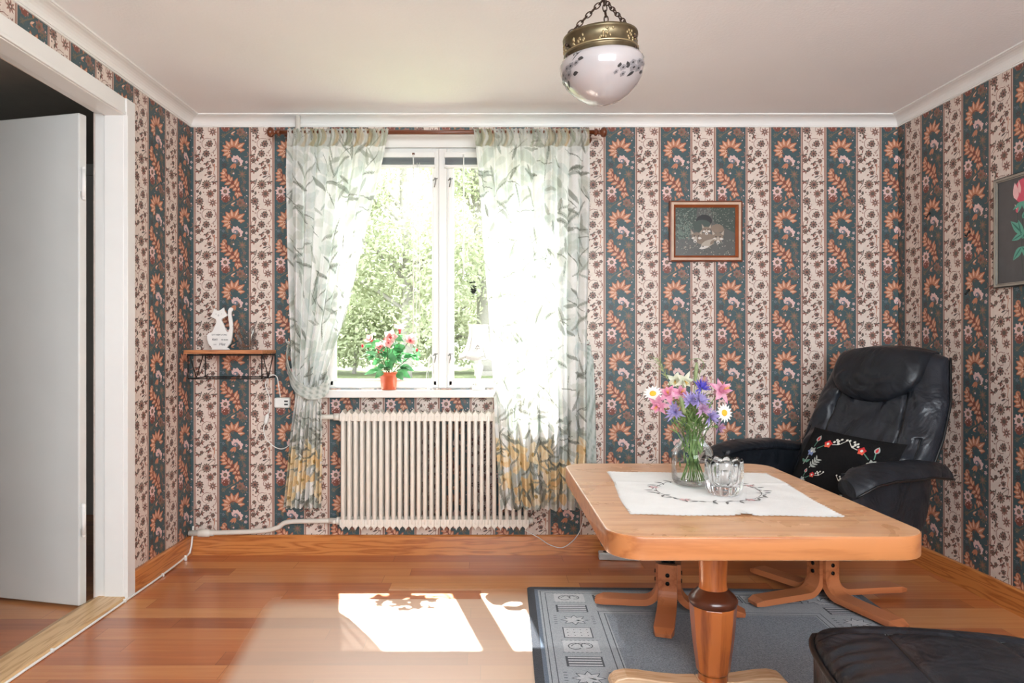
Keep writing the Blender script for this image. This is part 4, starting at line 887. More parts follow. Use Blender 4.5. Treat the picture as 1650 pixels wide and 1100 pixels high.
for (x, y, dy) in heads:
    e = hp(x, y, dy); b = Vector((rn.uniform(-.014, .014), rn.uniform(-.012, .012), .08)); mid = b.lerp(e, .5)+Vector((rn.uniform(-.01, .01), 0, -.004)); mb.tube(bez([b, mid, e], 5), .0019, 6); tips.append((b, mid, e))
mb.build('stem', M_stem, pl)
mb = MB()
spots = [(601, 549, 608, 563, .03), (613, 548, 598, 562, .034), (637, 555, 650, 570, .04), (630, 562, 646, 580, .045), (628, 560, 618, 578, .036), (640, 576, 622, 590, .03), (650, 575, 670, 572, .03), (665, 560, 678, 572, .026),
         (645, 590, 668, 596, .034), (640, 595, 662, 608, .034), (618, 598, 604, 608, .03), (616, 592, 596, 600, .028), (612, 578, 600, 588, .028), (606, 571, 590, 566, .026), (655, 540, 664, 552, .03), (630, 534, 620, 546, .03), (640, 600, 650, 612, .034),
         (622, 580, 632, 596, .034), (610, 596, 586, 602, .03), (616, 586, 610, 598, .026), (634, 542, 650, 548, .03), (652, 556, 640, 566, .03), (598, 555, 586, 560, .022), (664, 574, 676, 580, .026), (626, 570, 640, 584, .03), (606, 560, 618, 566, .026)]
for (x, y, x2, y2, wd) in spots:
    dy = rn.uniform(-.05, .03); leafmesh(mb, hp(x, y, dy), hp(x2, y2, dy-rn.uniform(.005, .03)), wd*1.25, (rn.uniform(-.4, .4), -.7, .6))
for b, m, e in tips:
    for k in range(8): a = rn.random()*6.3; q = m.lerp(e, rn.random()*.9); leafmesh(mb, q, q+Vector((math.cos(a)*.045, math.sin(a)*.045, rn.uniform(-.02, .02))), .034)
mb.build('foliage', M_hleaf, pl)
for (x, y, dy, s, tl) in [(644, 531, 0, 1.15, (0, -.3, 1)), (629, 544, -.045, 1.2, (.2, -1, .3)), (661, 549, -.04, 1.1, (.3, -.9, .5)), (598, 548, -.01, 1, (-.5, -.6, .6)), (613, 558, -.04, .8, (-.3, -.9, .2)), (626, 552, -.06, .8, (0, -1, -.2)), (616, 565, .0, .6, (-.6, -.6, -.2))]:
    c = hp(x, y, dy); ax = Vector(tl).normalized(); Mq = Matrix.Translation(c) @ ax.to_track_quat('Z', 'Y').to_matrix().to_4x4(); mb = MB()
    for k in range(5):
        q = 2*PI*k/5; leafmesh(mb, Mq @ Vector((0, 0, 0)), Mq @ Vector((.034*s*math.cos(q), .034*s*math.sin(q), .017*s)), .034*s, ax, 0, -.15)
    mb.ball(tuple(Mq @ Vector((0, 0, .003))), .006*s, 8, 6, 1); mb.tube([Mq @ Vector((0, 0, -.018*s)), Mq @ Vector((0, 0, .002))], [.003*s, .007*s], 8, 1)
    mb.build('bloom', [M_pink, M_red], pl)
for (x, y, m) in [(584, 557, M_red), (672, 564, M_red), (620, 547, M_red), (590, 532, M_bud), (636, 514, M_bud), (610, 566, M_red)]:
    e = hp(x, y, -.01); mb = MB(); mb.ball(tuple(e), (.0055, .0055, .0095), 8, 6, 0); mb.tube([e, e.lerp(hp(626, 575), .45)], .0012, 5, 1); mb.build('bud', [m, M_stem], pl)
# table lamp
M_ceramic = pm('white_alabaster', (240, 238, 234), .3, var=.02, scale=12); M_shade = leafy('white_lamp_shade_cloth', (246, 244, 240), (240, 238, 234), .4, 30, .8); M_trim = pm('grey_shade_piping', (176, 172, 170), .7)
TY = 3.437; tl = thing('table_lamp', 'small white table lamp with a scalloped bell shade on the window sill', 'table lamp', (PX(771, 0, TY)[0], TY, zsill)); u = TY/F
mb = MB(); mb.bx(-10.5*u, 10.5*u, -.03, .03, 0, 7*u); mb.build('foot', M_ceramic, tl, bevel=.002)
mb = MB(); mb.lathe([(7*u, 7*u), (7*u, 13*u), (4.5*u, 15*u), (3.5*u, 19*u), (5*u, 25*u), (7.5*u, 34*u), (7.5*u, 39*u), (5*u, 41*u), (3.5*u, 44*u), (5*u, 47*u), (4*u, 50*u), (3.2*u, 60*u), (.0005, 60*u)], 28); mb.build('stem', M_ceramic, tl)
sprof = [(33*u, 51*u), (28*u, 57*u), (22*u, 66*u), (18*u, 77*u), (15.5*u, 90*u), (15.5*u, 101*u), (16.5*u, 104*u)]
sf = lambda q, z: 1-.055*abs(math.sin(3*q+.5))
mb = MB(); mb.lathe(sprof, 72, fac=sf)
for i in range(72): x, y, z = mb.v[i]; mb.v[i] = (x, y, z-3.4*u*abs(math.sin(3*math.atan2(y, x)+.5)))
sd = mb.build('lamp_shade', M_shade, tl); q_ = sd.modifiers.new('t', 'SOLIDIFY'); q_.thickness = .0015
mb = MB()
for k in range(6):
    q = (k*PI-.5)/3; mb.tube([(r*sf(q, z)*1.012*math.cos(q), r*sf(q, z)*1.012*math.sin(q), z) for r, z in sprof], .0014, 6)
ring = lambda r0, z0, amp: [(r0*sf(2*PI*i/72, 0)*1.01*math.cos(2*PI*i/72), r0*sf(2*PI*i/72, 0)*1.01*math.sin(2*PI*i/72), z0-amp*abs(math.sin(3*2*PI*i/72+.5))) for i in range(72)]
mb.tube(ring(30*u, 55*u, 3.4*u), .0012, 6, closed=True)
q = -1.62
for (a, z) in [(0, 66), (.1, 67), (-.1, 67), (.06, 69.5), (-.06, 69.5), (.07, 64), (-.07, 64), (0, 71)]: mb.ball((21.6*u*math.cos(q+a*1.3)*.975, 21.6*u*math.sin(q+a*1.3)*.975, z*u), (.004, .003, .0035), 6, 5)
mb.build('shade_trim', M_trim, tl)

# ================================================================ rug
RGX, RGY, RGA = .845, 1.99, R(-1.6); RW, RL = 1.40, 1.95
def fabric(name, rgb, rgb2, sc=300):
    m = pm(name, rgb, .95, rgb2=rgb2, scale=sc, bump=.5, bscale=sc, sheen=.2, spec=.1); return m
M_rug = [fabric('rug_field_fleck', (150, 158, 168), (96, 104, 114), 220), fabric('rug_dark_edge', (52, 56, 64), (34, 36, 42)), fabric('rug_pale_band', (176, 182, 188), (146, 152, 160)),
         fabric('rug_blue_band', (108, 122, 138), (84, 96, 112)), fabric('rug_line', (72, 78, 86), (58, 62, 70)), fabric('rug_motif_pale', (206, 208, 210), (176, 180, 186))]
A = Art(); rn = random.Random(6); hw, hl = RW/2, RL/2
def frame_rect(A, i, wd, c, l):
    x, y = hw-i, hl-i
    for (a, b, p, q) in [(-x, x, y-wd, y), (-x, x, -y, -y+wd), (-x, -x+wd, -y+wd, y-wd), (x-wd, x, -y+wd, y-wd)]: A.poly([(a, p), (b, p), (b, q), (a, q)], c, l)
frame_rect(A, .030, .014, 3, 1); frame_rect(A, .044, .255, 2, 1)
for i in (.052, .072): frame_rect(A, i, .003, 4, 2)
for i in (.268, .290): frame_rect(A, i, .0035, 4, 2)
def motif(A, x, y, k, rt):
    w_, h_ = .062, .046
    def T(p): a, b = p; return (x+a*math.cos(rt)-b*math.sin(rt), y+a*math.sin(rt)+b*math.cos(rt))
    B = Art()
    def box(a, b, c, d, col, l): B.poly([(a, c), (b, c), (b, d), (a, d)], col, l)
    if k == 0:
        box(-w_, w_, -h_, h_, 5, 2)
        for i in range(9): t = -w_+i*w_/4; box(t-.004, t+.004, -h_-.003, -h_, 4, 3); box(t-.004, t+.004, h_, h_+.003, 4, 3)
        B.arc(-.02, 0, .024, 0, 320, .004, 4, 3, 12); B.arc(.02, .005, .02, -100, 220, .004, 4, 3, 12); B.arc(0, -.012, .036, 20, 160, .0035, 4, 3, 10)
    elif k == 1:
        box(-w_, w_, -h_*.8, h_*.8, 4, 2); 
        for i in range(4): q = -h_*.7+i*h_*.4; box(-w_+.008, w_-.006, q, q+h_*.22, 5, 3)
    elif k == 2:
        for i in range(8): a = 2*PI*i/8; B.leaf(0, 0, .05*math.cos(a), .042*math.sin(a), .02, 5, 3); B.leaf(0, 0, .056*math.cos(a), .048*math.sin(a), .025, 4, 2)
        for sd in (-1, 1):
            for i in range(5): box(sd*.072-.006, sd*.072+.006, -.036+i*.018, -.032+i*.018, 4, 2)
    elif k == 3:
        box(-w_*.85, w_*.85, -h_, h_, 4, 2); box(-w_*.85+.004, w_*.85-.004, -h_+.004, h_-.004, 5, 3)
        for i in range(4):
            for j in range(3): B.disc(-.036+i*.024, -.026+j*.026, .0028, 4, 4, 6)
    for l, c, pts in B.p: A.poly([T(p) for p in pts], c, l)
ys = [hl-.13-.115*i for i in range(15)]; 
for i, y in enumerate(ys):
    for sx in (-1, 1): motif(A, sx*(hw-.17), y, (0, 1, 2, 3)[i % 4], 0)
for i in range(8):
    for sy in (-1, 1): motif(A, -hw+.33+.12*i, sy*(hl-.13), (1, 3, 1, 2)[i % 4], 0)
mb = MB()
def rr(w_, h_, r, n=6):
    out = []
    for (cx, cy, a0) in ((w_-r, h_-r, 0), (-w_+r, h_-r, 90), (-w_+r, -h_+r, 180), (w_-r, -h_+r, 270)):
        for i in range(n+1): q = R(a0+90*i/n); out.append((cx+r*math.cos(q), cy+r*math.sin(q)))
    return out
mb.prism(rr(hw, hl, .02), .0005, .007, 1); mb.prism(rr(hw-.03, hl-.03, .005), .0071, .0078, 0)
for ix, (l, c, pts) in enumerate(A.p):
    if sum(pts[i-1][0]*pts[i][1]-pts[i][0]*pts[i-1][1] for i in range(len(pts))) < 0: pts = pts[::-1]
    mb.add([(x, y, .0078+.00016*l+.00001*(ix % 14)) for x, y in pts], [range(len(pts))], c)
tag(mb.build('rug', M_rug, None, (RGX, RGY, 0), (0, 0, RGA)), 'grey-blue rug with a dark edge and woven motif border under the table', 'rug')
RUGZ = .0088

# ================================================================ pedestal table
def table_wood():
    m = wood('honey_birch', (222, 168, 118), (196, 132, 82), axis=0, rough=.33, coat=.8, scale=5, ring=1.6); nt = m.node_tree; b = nt.nodes['Principled BSDF']; L = nt.links.new
    tc = nt.nodes.new('ShaderNodeTexCoord'); n = nt.nodes.new('ShaderNodeTexNoise'); n.inputs['Scale'].default_value = 6; n.inputs['Detail'].default_value = 6; n.inputs['Distortion'].default_value = .8; L(tc.outputs['Object'], n.inputs['Vector'])
    rp = nt.nodes.new('ShaderNodeValToRGB'); rp.color_ramp.elements[0].position = .42; rp.color_ramp.elements[1].position = .8; L(n.outputs['Fac'], rp.inputs[0])
    mx = nt.nodes.new('ShaderNodeMix'); mx.data_type = 'RGBA'; mu = nt.nodes.new('ShaderNodeMath'); mu.operation = 'MULTIPLY'; mu.inputs[1].default_value = .38; L(rp.outputs[0], mu.inputs[0]); L(mu.outputs[0], mx.inputs[0])
    src = b.inputs['Base Color'].links[0].from_socket; L(src, mx.inputs[6]); mx.inputs[7].default_value = (*lin((228, 198, 172)), 1); L(mx.outputs[2], b.inputs['Base Color'])
    r2 = nt.nodes.new('ShaderNodeMath'); r2.operation = 'MULTIPLY_ADD'; r2.inputs[1].default_value = .25; r2.inputs[2].default_value = .26; L(rp.outputs[0], r2.inputs[0]); L(r2.outputs[0], b.inputs['Roughness'])
    b.inputs['Coat Roughness'].default_value = .4; b.inputs['Coat IOR'].default_value = 1.7
    return m
M_table = table_wood(); M_tedge = wood('honey_birch_edge', (184, 118, 70), (154, 90, 48), axis=0, rough=.35, coat=.3, scale=5, ring=1.2); M_tleg = wood('stained_birch_column', (192, 106, 48), (134, 64, 26), axis=2, rough=.28, coat=.5, scale=4, ring=1.2)
M_dkrim = pm('dark_stained_turning', (88, 42, 22), .3, coat=.4, var=.15, scale=12); M_palefoot = wood('pale_table_foot', (222, 184, 146), (196, 146, 100), axis=0, rough=.4, coat=.2)
TX, TYc, TZ = .662, 2.085, .61
tb = thing('pedestal_table', 'honey wooden table with rounded corners on a faceted column', 'table', (TX, TYc, 0))
mb = MB(); hx, hy, r = .377, .497, .085; out = []
for (cx, cy, a0) in ((hx-r, hy-r, 0), (-hx+r, hy-r, 90), (-hx+r, -hy+r, 180), (hx-r, -hy+r, 270)):
    for i in range(13): q = R(a0+90*i/12); out.append((cx+r*math.cos(q), cy+r*math.sin(q)))
mb.prism(out, TZ-.056, TZ); mb.m = [0 if len(f) > 4 else 1 for f in mb.f]
o = mb.build('tabletop', [M_table, M_tedge], tb, bevel=.004, seg=3)
for p in o.data.polygons: p.use_smooth = len(p.vertices) == 4
cxo, cyo = .69-TX, 2.105-TYc
mb = MB()
cprof = [(.05, .554), (.046, .50), (.0445, .42), (.0405, .35), (.040, .325), (.0425, .312)]
mb.lathe(cprof, 40, (cxo, cyo, 0), 0)
mb.lathe([(.0425, .312), (.053, .302), (.066, .290), (.0725, .280), (.0725, .272), (.068, .262), (.06, .26)], 40, (cxo, cyo, 0), 1)
NF = 10
body = [(.064, .262), (.0705, .262), (.070, .255), (.062, .16), (.049, .062), (.044, .054), (.03, .052)]
vs = []; fs = []
for (r_, z) in body:
    for k in range(NF): q = 2*PI*(k+.5)/NF+.05; vs.append((cxo+r_*math.cos(q), cyo+r_*math.sin(q), z))
for i in range(len(body)-1):
    for k in range(NF): fs.append((i*NF+(k+1) % NF, i*NF+k, (i+1)*NF+k, (i+1)*NF+(k+1) % NF))
mb.add(vs, fs, 0, False)
mb.lathe([(.044, .054), (.043, .045), (.045, .03), (.045, RUGZ+.002), (.0005, RUGZ+.002)], 32, (cxo, cyo, 0), 0)
mb.build('column', [M_tleg, M_dkrim], tb, bevel=.0015, seg=2)
mb = MB(); mb.prism(rr(.16, .16, .03), TZ-.08, TZ-.057, 0, Matrix.Translation((cxo, cyo, 0))); mb.build('mounting_plate', M_tleg, tb)
def foot():
    mb = MB(); pts = [(.035, .004), (.30, .0), (.305, .010), (.30, .024), (.285, .037), (.255, .043), (.22, .041), (.15, .031), (.09, .026), (.035, .026)]
    mb.prism([(x, z) for x, z in pts], -.032, .032, 0, Matrix(((1,0,0,0),(0,0,1,0),(0,1,0,0),(0,0,0,1)))); return mb
for a, sx in ((180, -.012), (0, -.081), (72, 0), (252, 0)):
    f = foot().build('foot', M_palefoot, tb, (cxo+sx, cyo, RUGZ), (0, 0, R(a)), bevel=.004, seg=2)

# tablecloth
def cloth_mat(): return pm('white_linen', (240, 239, 236), .9, var=.015, scale=30, bump=.25, bscale=500, spec=.2)
M_linen = cloth_mat(); M_emg = pm('grey_embroidery', (120, 118, 116), .9); M_emp = pm('pink_embroidery', (226, 186, 186), .9)
tcx, tcy = .668, 2.085; tca = R(-3.5); cwx, cwy = .268, .30
mb = MB(); rn = random.Random(12); NX, NY = 90, 100
def cz(x, y):
    z = .0022+.0011*math.sin(x*38+2*math.sin(y*11))*math.sin(y*26+1)+.0016*math.exp(-((y-.115)/.012)**2)+.0012*math.exp(-((x-.03)/.01)**2)
    if y < -.25: z += .006*math.exp(-((x-.02)/.022)**2)*(-y-.25)/.05
    return z
def cpos(x, y, off=0): return (x+.006*math.sin(y*9), y+.005*math.sin(x*12), cz(x, y)+off)
mb.grid(lambda u, v: cpos((u-.5)*2*cwx, (v-.5)*2*cwy), NX, NY, 0)
for i in range(150):                                    # scalloped lace edge
    t = i/150*4; sd = int(t); q = (t-sd)*2-1
    x, y = [(q*cwx, -cwy), (cwx, q*cwy), (-q*cwx, cwy), (-cwx, -q*cwy)][sd]; p = cpos(x, y, -.0008)
    mb.add([(p[0]+.0075*math.cos(2*PI*k/10), p[1]+.0075*math.sin(2*PI*k/10), p[2]) for k in range(10)], [range(10)], 0)
A = Art(); A.arc(0, 0, .155, 0, 360, .0022, 1, 1, 48)
for i in range(26):
    q = 2*PI*i/26; x, y = .155*math.cos(q)*1.05, .155*math.sin(q); a = q+rn.uniform(-1, 1)
    A.leaf(x, y, x+.03*math.cos(a), y+.03*math.sin(a), .009, 1, 1); A.leaf(x, y, x+.024*math.cos(a+2.2), y+.024*math.sin(a+2.2), .007, 1, 1)
    if i % 5 == 2: A.star(x, y, .018, 6, 2, 2, .008)
for ix, (l, c, pts) in enumerate(A.p):
    if sum(pts[i-1][0]*pts[i][1]-pts[i][0]*pts[i-1][1] for i in range(len(pts))) < 0: pts = pts[::-1]
    mb.add([cpos(x, y, .0004+.0003*l+.00002*(ix % 14)) for x, y in pts], [range(len(pts))], c)
co = tag(mb.build('tablecloth', [M_linen, M_emg, M_emp], None, (tcx, tcy, TZ), (0, 0, tca)), 'white embroidered cloth with a lace edge laid on the table', 'tablecloth')
CZ = TZ+.0042

# vase with meadow flowers
VY = 2.165; vx = PX(1116, 0, VY)[0]
va = thing('vase', 'clear glass vase of meadow flowers on the embroidered cloth', 'vase', (vx, VY, CZ))
vo = [(.0005, .001), (.044, .001), (.056, .006), (.0625, .018), (.0645, .04), (.0645, .085), (.062, .105), (.053, .122), (.043, .132), (.037, .142), (.036, .15), (.039, .16), (.046, .175), (.0545, .192), (.0575, .198)]
mb = MB(); mb.lathe(vo, 48, fac=lambda q, z: 1+.012*math.cos(8*q)*(z < .125)); 
mb.lathe([(.0575, .198), (.0568, .1992), (.0553, .198)], 48); mb.build('glass', M_thin, va)
M_water = thin_glass('water_surface', (.93, .965, .955), .3, .01)
mb = MB(); mb.lathe([(.061, .076), (.03, .0762), (.0005, .0762)], 40); mb.build('water', M_water, va)
M_stalk = pm('flower_stalk', (120, 150, 84), .55, var=.15, scale=20); M_vleaf = leafy('meadow_leaf', (96, 130, 70), (150, 170, 110), .35, 40)
PET = {'pink': leafy('columbine_pink', (226, 140, 176), (244, 196, 214), .35, 60), 'white': leafy('petal_white', (246, 246, 240), (240, 240, 232), .35, 60), 'violet': leafy('cornflower_violet', (152, 140, 196), (184, 172, 214), .35, 60),
       'blue': leafy('cornflower_blue', (84, 76, 190), (116, 104, 206), .35, 60), 'mauve': leafy('petal_mauve', (176, 132, 172), (204, 170, 196), .35, 60), 'cream': leafy('columbine_cream', (226, 232, 206), (240, 240, 224), .35, 60),
       'yellow': pm('daisy_eye', (230, 176, 50), .7), 'green': leafy('ear_green', (150, 166, 116), (176, 186, 140), .3, 60)}
rn = random.Random(17)
def bloom_mesh(kind, mb, c, ax, s):
    Q = Matrix.Translation(c) @ Vector(ax).normalized().to_track_quat('Z', 'Y').to_matrix().to_4x4()
    if kind == 'daisy':
        for k in range(15): q = 2*PI*k/15; leafmesh(mb, Q @ Vector((.004*math.cos(q), .004*math.sin(q), 0)), Q @ Vector((.022*s*math.cos(q), .022*s*math.sin(q), .002)), .0075*s, ax, 0, .05, 4)
        mb.ball((0, 0, .001), (.0075*s, .0075*s, .004), 12, 6, 1, Q)
    elif kind == 'columbine':
        for k in range(5):
            q = 2*PI*k/5; leafmesh(mb, Q @ Vector((0, 0, 0)), Q @ Vector((.026*s*math.cos(q), .026*s*math.sin(q), .004)), .015*s, ax, 0, .1, 5)
            leafmesh(mb, Q @ Vector((.003*math.cos(q+.6), .003*math.sin(q+.6), 0)), Q @ Vector((.013*s*math.cos(q+.6), .013*s*math.sin(q+.6), .018*s)), .013*s, ax, 0, -.1, 4)
            mb.tube([Q @ Vector((.006*math.cos(q+.6), .006*math.sin(q+.6), 0)), Q @ Vector((.007*math.cos(q+.6), .007*math.sin(q+.6), -.014*s))], [.0025, .001], 6, 0)
        for k in range(5): q = 2*PI*k/5; mb.tube([Q @ Vector((0, 0, 0)), Q @ Vector((.004*math.cos(q), .004*math.sin(q), .02*s))], .0006, 4, 1)
    elif kind == 'cornflower':
        for k in range(22):
            q = 2*PI*k/22*2.6; r_ = (.012+.014*(k % 3)/2)*s; leafmesh(mb, Q @ Vector((0, 0, 0)), Q @ Vector((r_*math.cos(q), r_*math.sin(q), (.018-.008*(k % 3))*s)), .006*s, ax, 0, -.1, 3)
        mb.ball((0, 0, -.006), (.005, .005, .008), 8, 6, 1, Q)
    elif kind == 'grass':
        d = Vector(ax).normalized()
        for k in range(26):
            q = k*2.4; b = Vector(c)+d*(k/26*.062*s); o_ = Q.to_3x3() @ Vector((math.cos(q), math.sin(q), 1.1)); leafmesh(mb, b, b+o_*.012*s, .0045*s, ax, 0, 0, 3)
            mb.tube([b+o_*.011*s, b+o_*.03*s], [.0004, .0002], 3, 0)
    elif kind == 'timothy':
        d = Vector(ax).normalized()
        mb.tube([Vector(c)-d*.02, Vector(c)-d*.012, Vector(c)+d*.03, Vector(c)+d*.045], [.002, .0055, .0055, .001], 10, 0)
        for k in range(90): q = k*2.4; b = Vector(c)+d*(-.016+k/90*.056); o_ = Q.to_3x3() @ Vector((math.cos(q), math.sin(q), .6)); mb.tube([b+o_*.004, b+o_*.0085], [.0007, .0003], 3, 0)
def vp(px, py, y): X_, Y_, Z_ = PX(px, py, y); return Vector((X_-vx, y-VY, Z_-CZ))
BQ = [('daisy', 'white', 1052, 634, 2.13, (-.25, -.75, .6), 1.15, 'white daisy highest on the left of the vase bouquet'),
      ('daisy', 'white', 1167, 665, 2.12, (.35, -1, .15), 1.15, 'white daisy lowest on the right of the vase bouquet'),
      ('columbine', 'pink', 1062, 651, 2.10, (-.6, -.6, -.5), 1.2, 'pink columbine drooping outermost on the left of the bouquet, under the daisy'),
      ('columbine', 'pink', 1077, 636, 2.13, (-.3, -.7, .5), 1.15, 'pink columbine just right of the left daisy in the bouquet'),
      ('columbine', 'pink', 1096, 634, 2.16, (.2, -.8, .5), 1.05, 'pale pink columbine between the white columbines and the violet cornflowers'),
      ('columbine', 'pink', 1160, 630, 2.11, (.5, -.7, .4), 1.45, 'large pink columbine on the right shoulder of the bouquet'),
      ('columbine', 'mauve', 1132, 619, 2.19, (.1, -.5, .7), 1.1, 'mauve columbine at the top right of the bouquet'),
      ('columbine', 'cream', 1088, 612, 2.19, (-.2, -.6, -.3), 1.0, 'cream columbine at the top of the bouquet beside the bristly grass ear'),
      ('columbine', 'cream', 1102, 612, 2.17, (.2, -.7, -.4), 1.1, 'cream columbine at the top of the bouquet nearest the upright grass blade'),
      ('cornflower', 'blue', 1130, 625, 2.10, (.1, -.8, .6), 1.0, 'deep blue cornflower in the bouquet, topmost of the cornflowers'),
      ('cornflower', 'violet', 1112, 646, 2.09, (-.2, -.9, .4), 1.1, 'violet cornflower in the middle of the bouquet, left of its twin'),
      ('cornflower', 'violet', 1127, 645, 2.08, (.2, -.9, .4), 1.15, 'violet cornflower in the middle of the bouquet under the deep blue one'),
      ('cornflower', 'violet', 1088, 664, 2.09, (-.5, -.8, .1), 1.2, 'violet cornflower low on the left of the bouquet above the vase rim'),
      ('cornflower', 'mauve', 1132, 660, 2.08, (.1, -1, .2), 1.0, 'mauve cornflower beneath the two middle violet ones'),
      ('cornflower', 'violet', 1144, 672, 2.09, (.5, -.8, .1), 1.2, 'violet cornflower low on the right of the bouquet'),
      ('cornflower', 'mauve', 1157, 688, 2.10, (.7, -.6, -.2), .95, 'faded mauve cornflower hanging lowest over the vase rim'),
      ('grass', 'green', 1076, 612, 2.18, (-.5, -.2, .9), 1.0, 'bristly green grass ear at the upper left of the bouquet'),
      ('timothy', 'green', 1101, 658, 2.06, (-.35, -.4, 1), 1.3, 'thick green timothy grass ear leaning left in front of the bouquet'),
      ('timothy', 'green', 1121, 606, 2.17, (.08, 0, 1), .9, 'slim upright grass ear rising highest from the bouquet')]
KIND = {'daisy': 'daisy', 'columbine': 'columbine', 'cornflower': 'cornflower', 'grass': 'grass_ear', 'timothy': 'grass_ear'}
for k, (kd, colr, px, py, y, ax, s, lab) in enumerate(BQ):
    c = vp(px, py, y); an = k*2.4; b = Vector((.036*math.cos(an), .036*math.sin(an)*.8, .014)); nk = Vector((-.012*math.cos(an)+c.x*.22, -.012*math.sin(an)*.5+c.y*.2, .148))
    ft = thing(KIND[kd], lab, 'flower' if kd in ('daisy', 'columbine', 'cornflower') else 'grass', Vector((vx, VY, CZ))+b, 0, 'meadow flowers in the vase')
    mb = MB(); axv = Vector(ax).normalized(); mb.tube([p-b for p in bez([b, nk, nk.lerp(c, .6)+Vector((0, 0, .012)), c-axv*.006], 7)], .0013, 6); mb.build('stalk', M_stalk, ft)
    mb = MB(); bloom_mesh(kd, mb, c-b, ax, s*1.22); mb.build('bloom' if kd in ('daisy', 'columbine', 'cornflower') else 'ear', [PET[colr], PET['yellow'] if kd != 'cornflower' else M_stalk], ft)
    if k % 2 == 0 and kd != 'grass':
        mb = MB()
        for j in range(4):
            q = nk.lerp(c, .1+.2*j); a = rn.random()*6.3; leafmesh(mb, q-b, q-b+Vector((.028*math.cos(a), .022*math.sin(a), .022)), .006, (0, -.5, .6))
        mb.build('leaf', M_vleaf, ft)
# small filler sprays
fl = thing('grass_tuft', 'fine green stalks and curled wisps massed in the vase neck', 'grass', (vx, VY, CZ+.012), 0, 'meadow flowers in the vase')
mb = MB()
for k in range(20):
    a = rn.random()*6.3; r0 = rn.random()*.042; r1 = .020*rn.random(); t = rn.uniform(.02, .062); a2 = a+rn.uniform(-.6, .6)
    mb.tube(bez([(r0*math.cos(a+2.6), r0*math.sin(a+2.6), 0), (r1*math.cos(a), r1*math.sin(a), .135), (t*math.cos(a2)*.9, t*math.sin(a2)*.7, rn.uniform(.17, .24))], 5), .0009, 4)
mb.build('stalks', M_stalk, fl)
mb = MB()
for k in range(240):
    a = rn.random()*6.3; r1 = .062*rn.random(); z = rn.uniform(.165, .245); p = Vector((r1*math.cos(a), r1*math.sin(a)*.8, z)); leafmesh(mb, p, p+Vector((rn.uniform(-.02, .02), rn.uniform(-.02, .01), rn.uniform(0, .03))), .0055, (0, -1, .3), 0, .1, 3)
for k in range(40):
    a = rn.random()*6.3; r1 = .045*rn.random(); p = Vector((r1*math.cos(a), r1*math.sin(a)*.8, rn.uniform(.03, .12))); leafmesh(mb, p, p+Vector((rn.uniform(-.012, .012), 0, .035)), .006, (0, -1, .3), 0, .1, 3)
mb.build('leaves', M_vleaf, fl)
mb = MB(); e = vp(1122, 590, 2.17)-Vector((0, 0, .012))
mb.tube(bez([(.005, 0, .13), vp(1120, 640, 2.17)-Vector((0, 0, .012)), vp(1128, 600, 2.17)-Vector((0, 0, .012)), vp(1134, 588, 2.17)-Vector((0, 0, .012)), vp(1129, 579, 2.17)-Vector((0, 0, .012)), vp(1118, 578, 2.17)-Vector((0, 0, .012)), vp(1110, 581, 2.17)-Vector((0, 0, .012))], 8), .0009, 5); mb.build('wisp', M_stalk, fl)

# crystal candle bowl
GY = 2.02; gx = PX(1166, 0, GY)[0]; gb = MB()
def lob(q, z): return 1+.17*(abs(math.sin(4.5*q))**.6-.5)
go = [(.0005, .0), (.030, .0), (.040, .006), (.047, .020), (.0505, .04), (.0515, .07), (.051, .095), (.0475, .1055), (.043, .100), (.040, .075), (.038, .045), (.030, .030), (.0005, .027)]
gb.lathe(go, 90, fac=lob)
for i in range(len(gb.v)):
    x, y, z = gb.v[i]
    if z > .06: gb.v[i] = (x, y, z+.006*(abs(math.sin(4.5*math.atan2(y, x)))-.5))
tag(gb.build('candle_bowl', M_crystal, None, (gx, GY, CZ)), 'chunky ribbed crystal candle bowl in front of the vase', 'candle holder')

# ================================================================ recliner, footstools
M_leather = leather('black_leather', (33, 36, 42), .38, .6); M_leather2 = leather('black_leather_worn', (40, 43, 50), .33, .8); M_seam = pm('black_piping', (18, 18, 19), .4)
M_bent = wood('bent_laminated_beech', (196, 120, 76), (160, 88, 50), axis=0, rough=.4, coat=.25, scale=4, ring=1.0); M_bolt = pm('black_bolt', (20, 18, 18), .4, metal=.5)
def bent_leg(Ln):
    """laminated strip: upright beside the post, curving out to the floor"""
    mb = MB(); path = [(.036, .19), (.036, .10)]
    for i in range(9): q = PI/2*i/8; path.append((.036+.062*(1-math.cos(q)), .10-.07*math.sin(q)))
    path += [(Ln*.5, .027), (Ln*.6, .026), (Ln-.03, .022), (Ln, .016)]
    n = len(path); vs = []
    for i, (x, z) in enumerate(path):
        a = path[max(0, i-1)]; b = path[min(n-1, i+1)]; t = Vector((b[0]-a[0], b[1]-a[1])).normalized(); nx, nz = -t.y, t.x; h = .0125 if i < n-1 else .007
        wd = .036 if i < n-2 else (.036 if i == n-2 else .028)
        for sy, sh in ((-1, -1), (1, -1), (1, 1), (-1, 1)): vs.append((x+nx*h*sh, wd*sy*(1 if sh*nz >= -2 else 1), max(.0005, z+nz*h*sh)))
    fs = [(i*4+k, i*4+(k+1) % 4, (i+1)*4+(k+1) % 4, (i+1)*4+k) for i in range(n-1) for k in range(4)]+[(3, 2, 1, 0), tuple(range((n-1)*4, n*4))]
    mb.add(vs, fs, 0, False); return mb
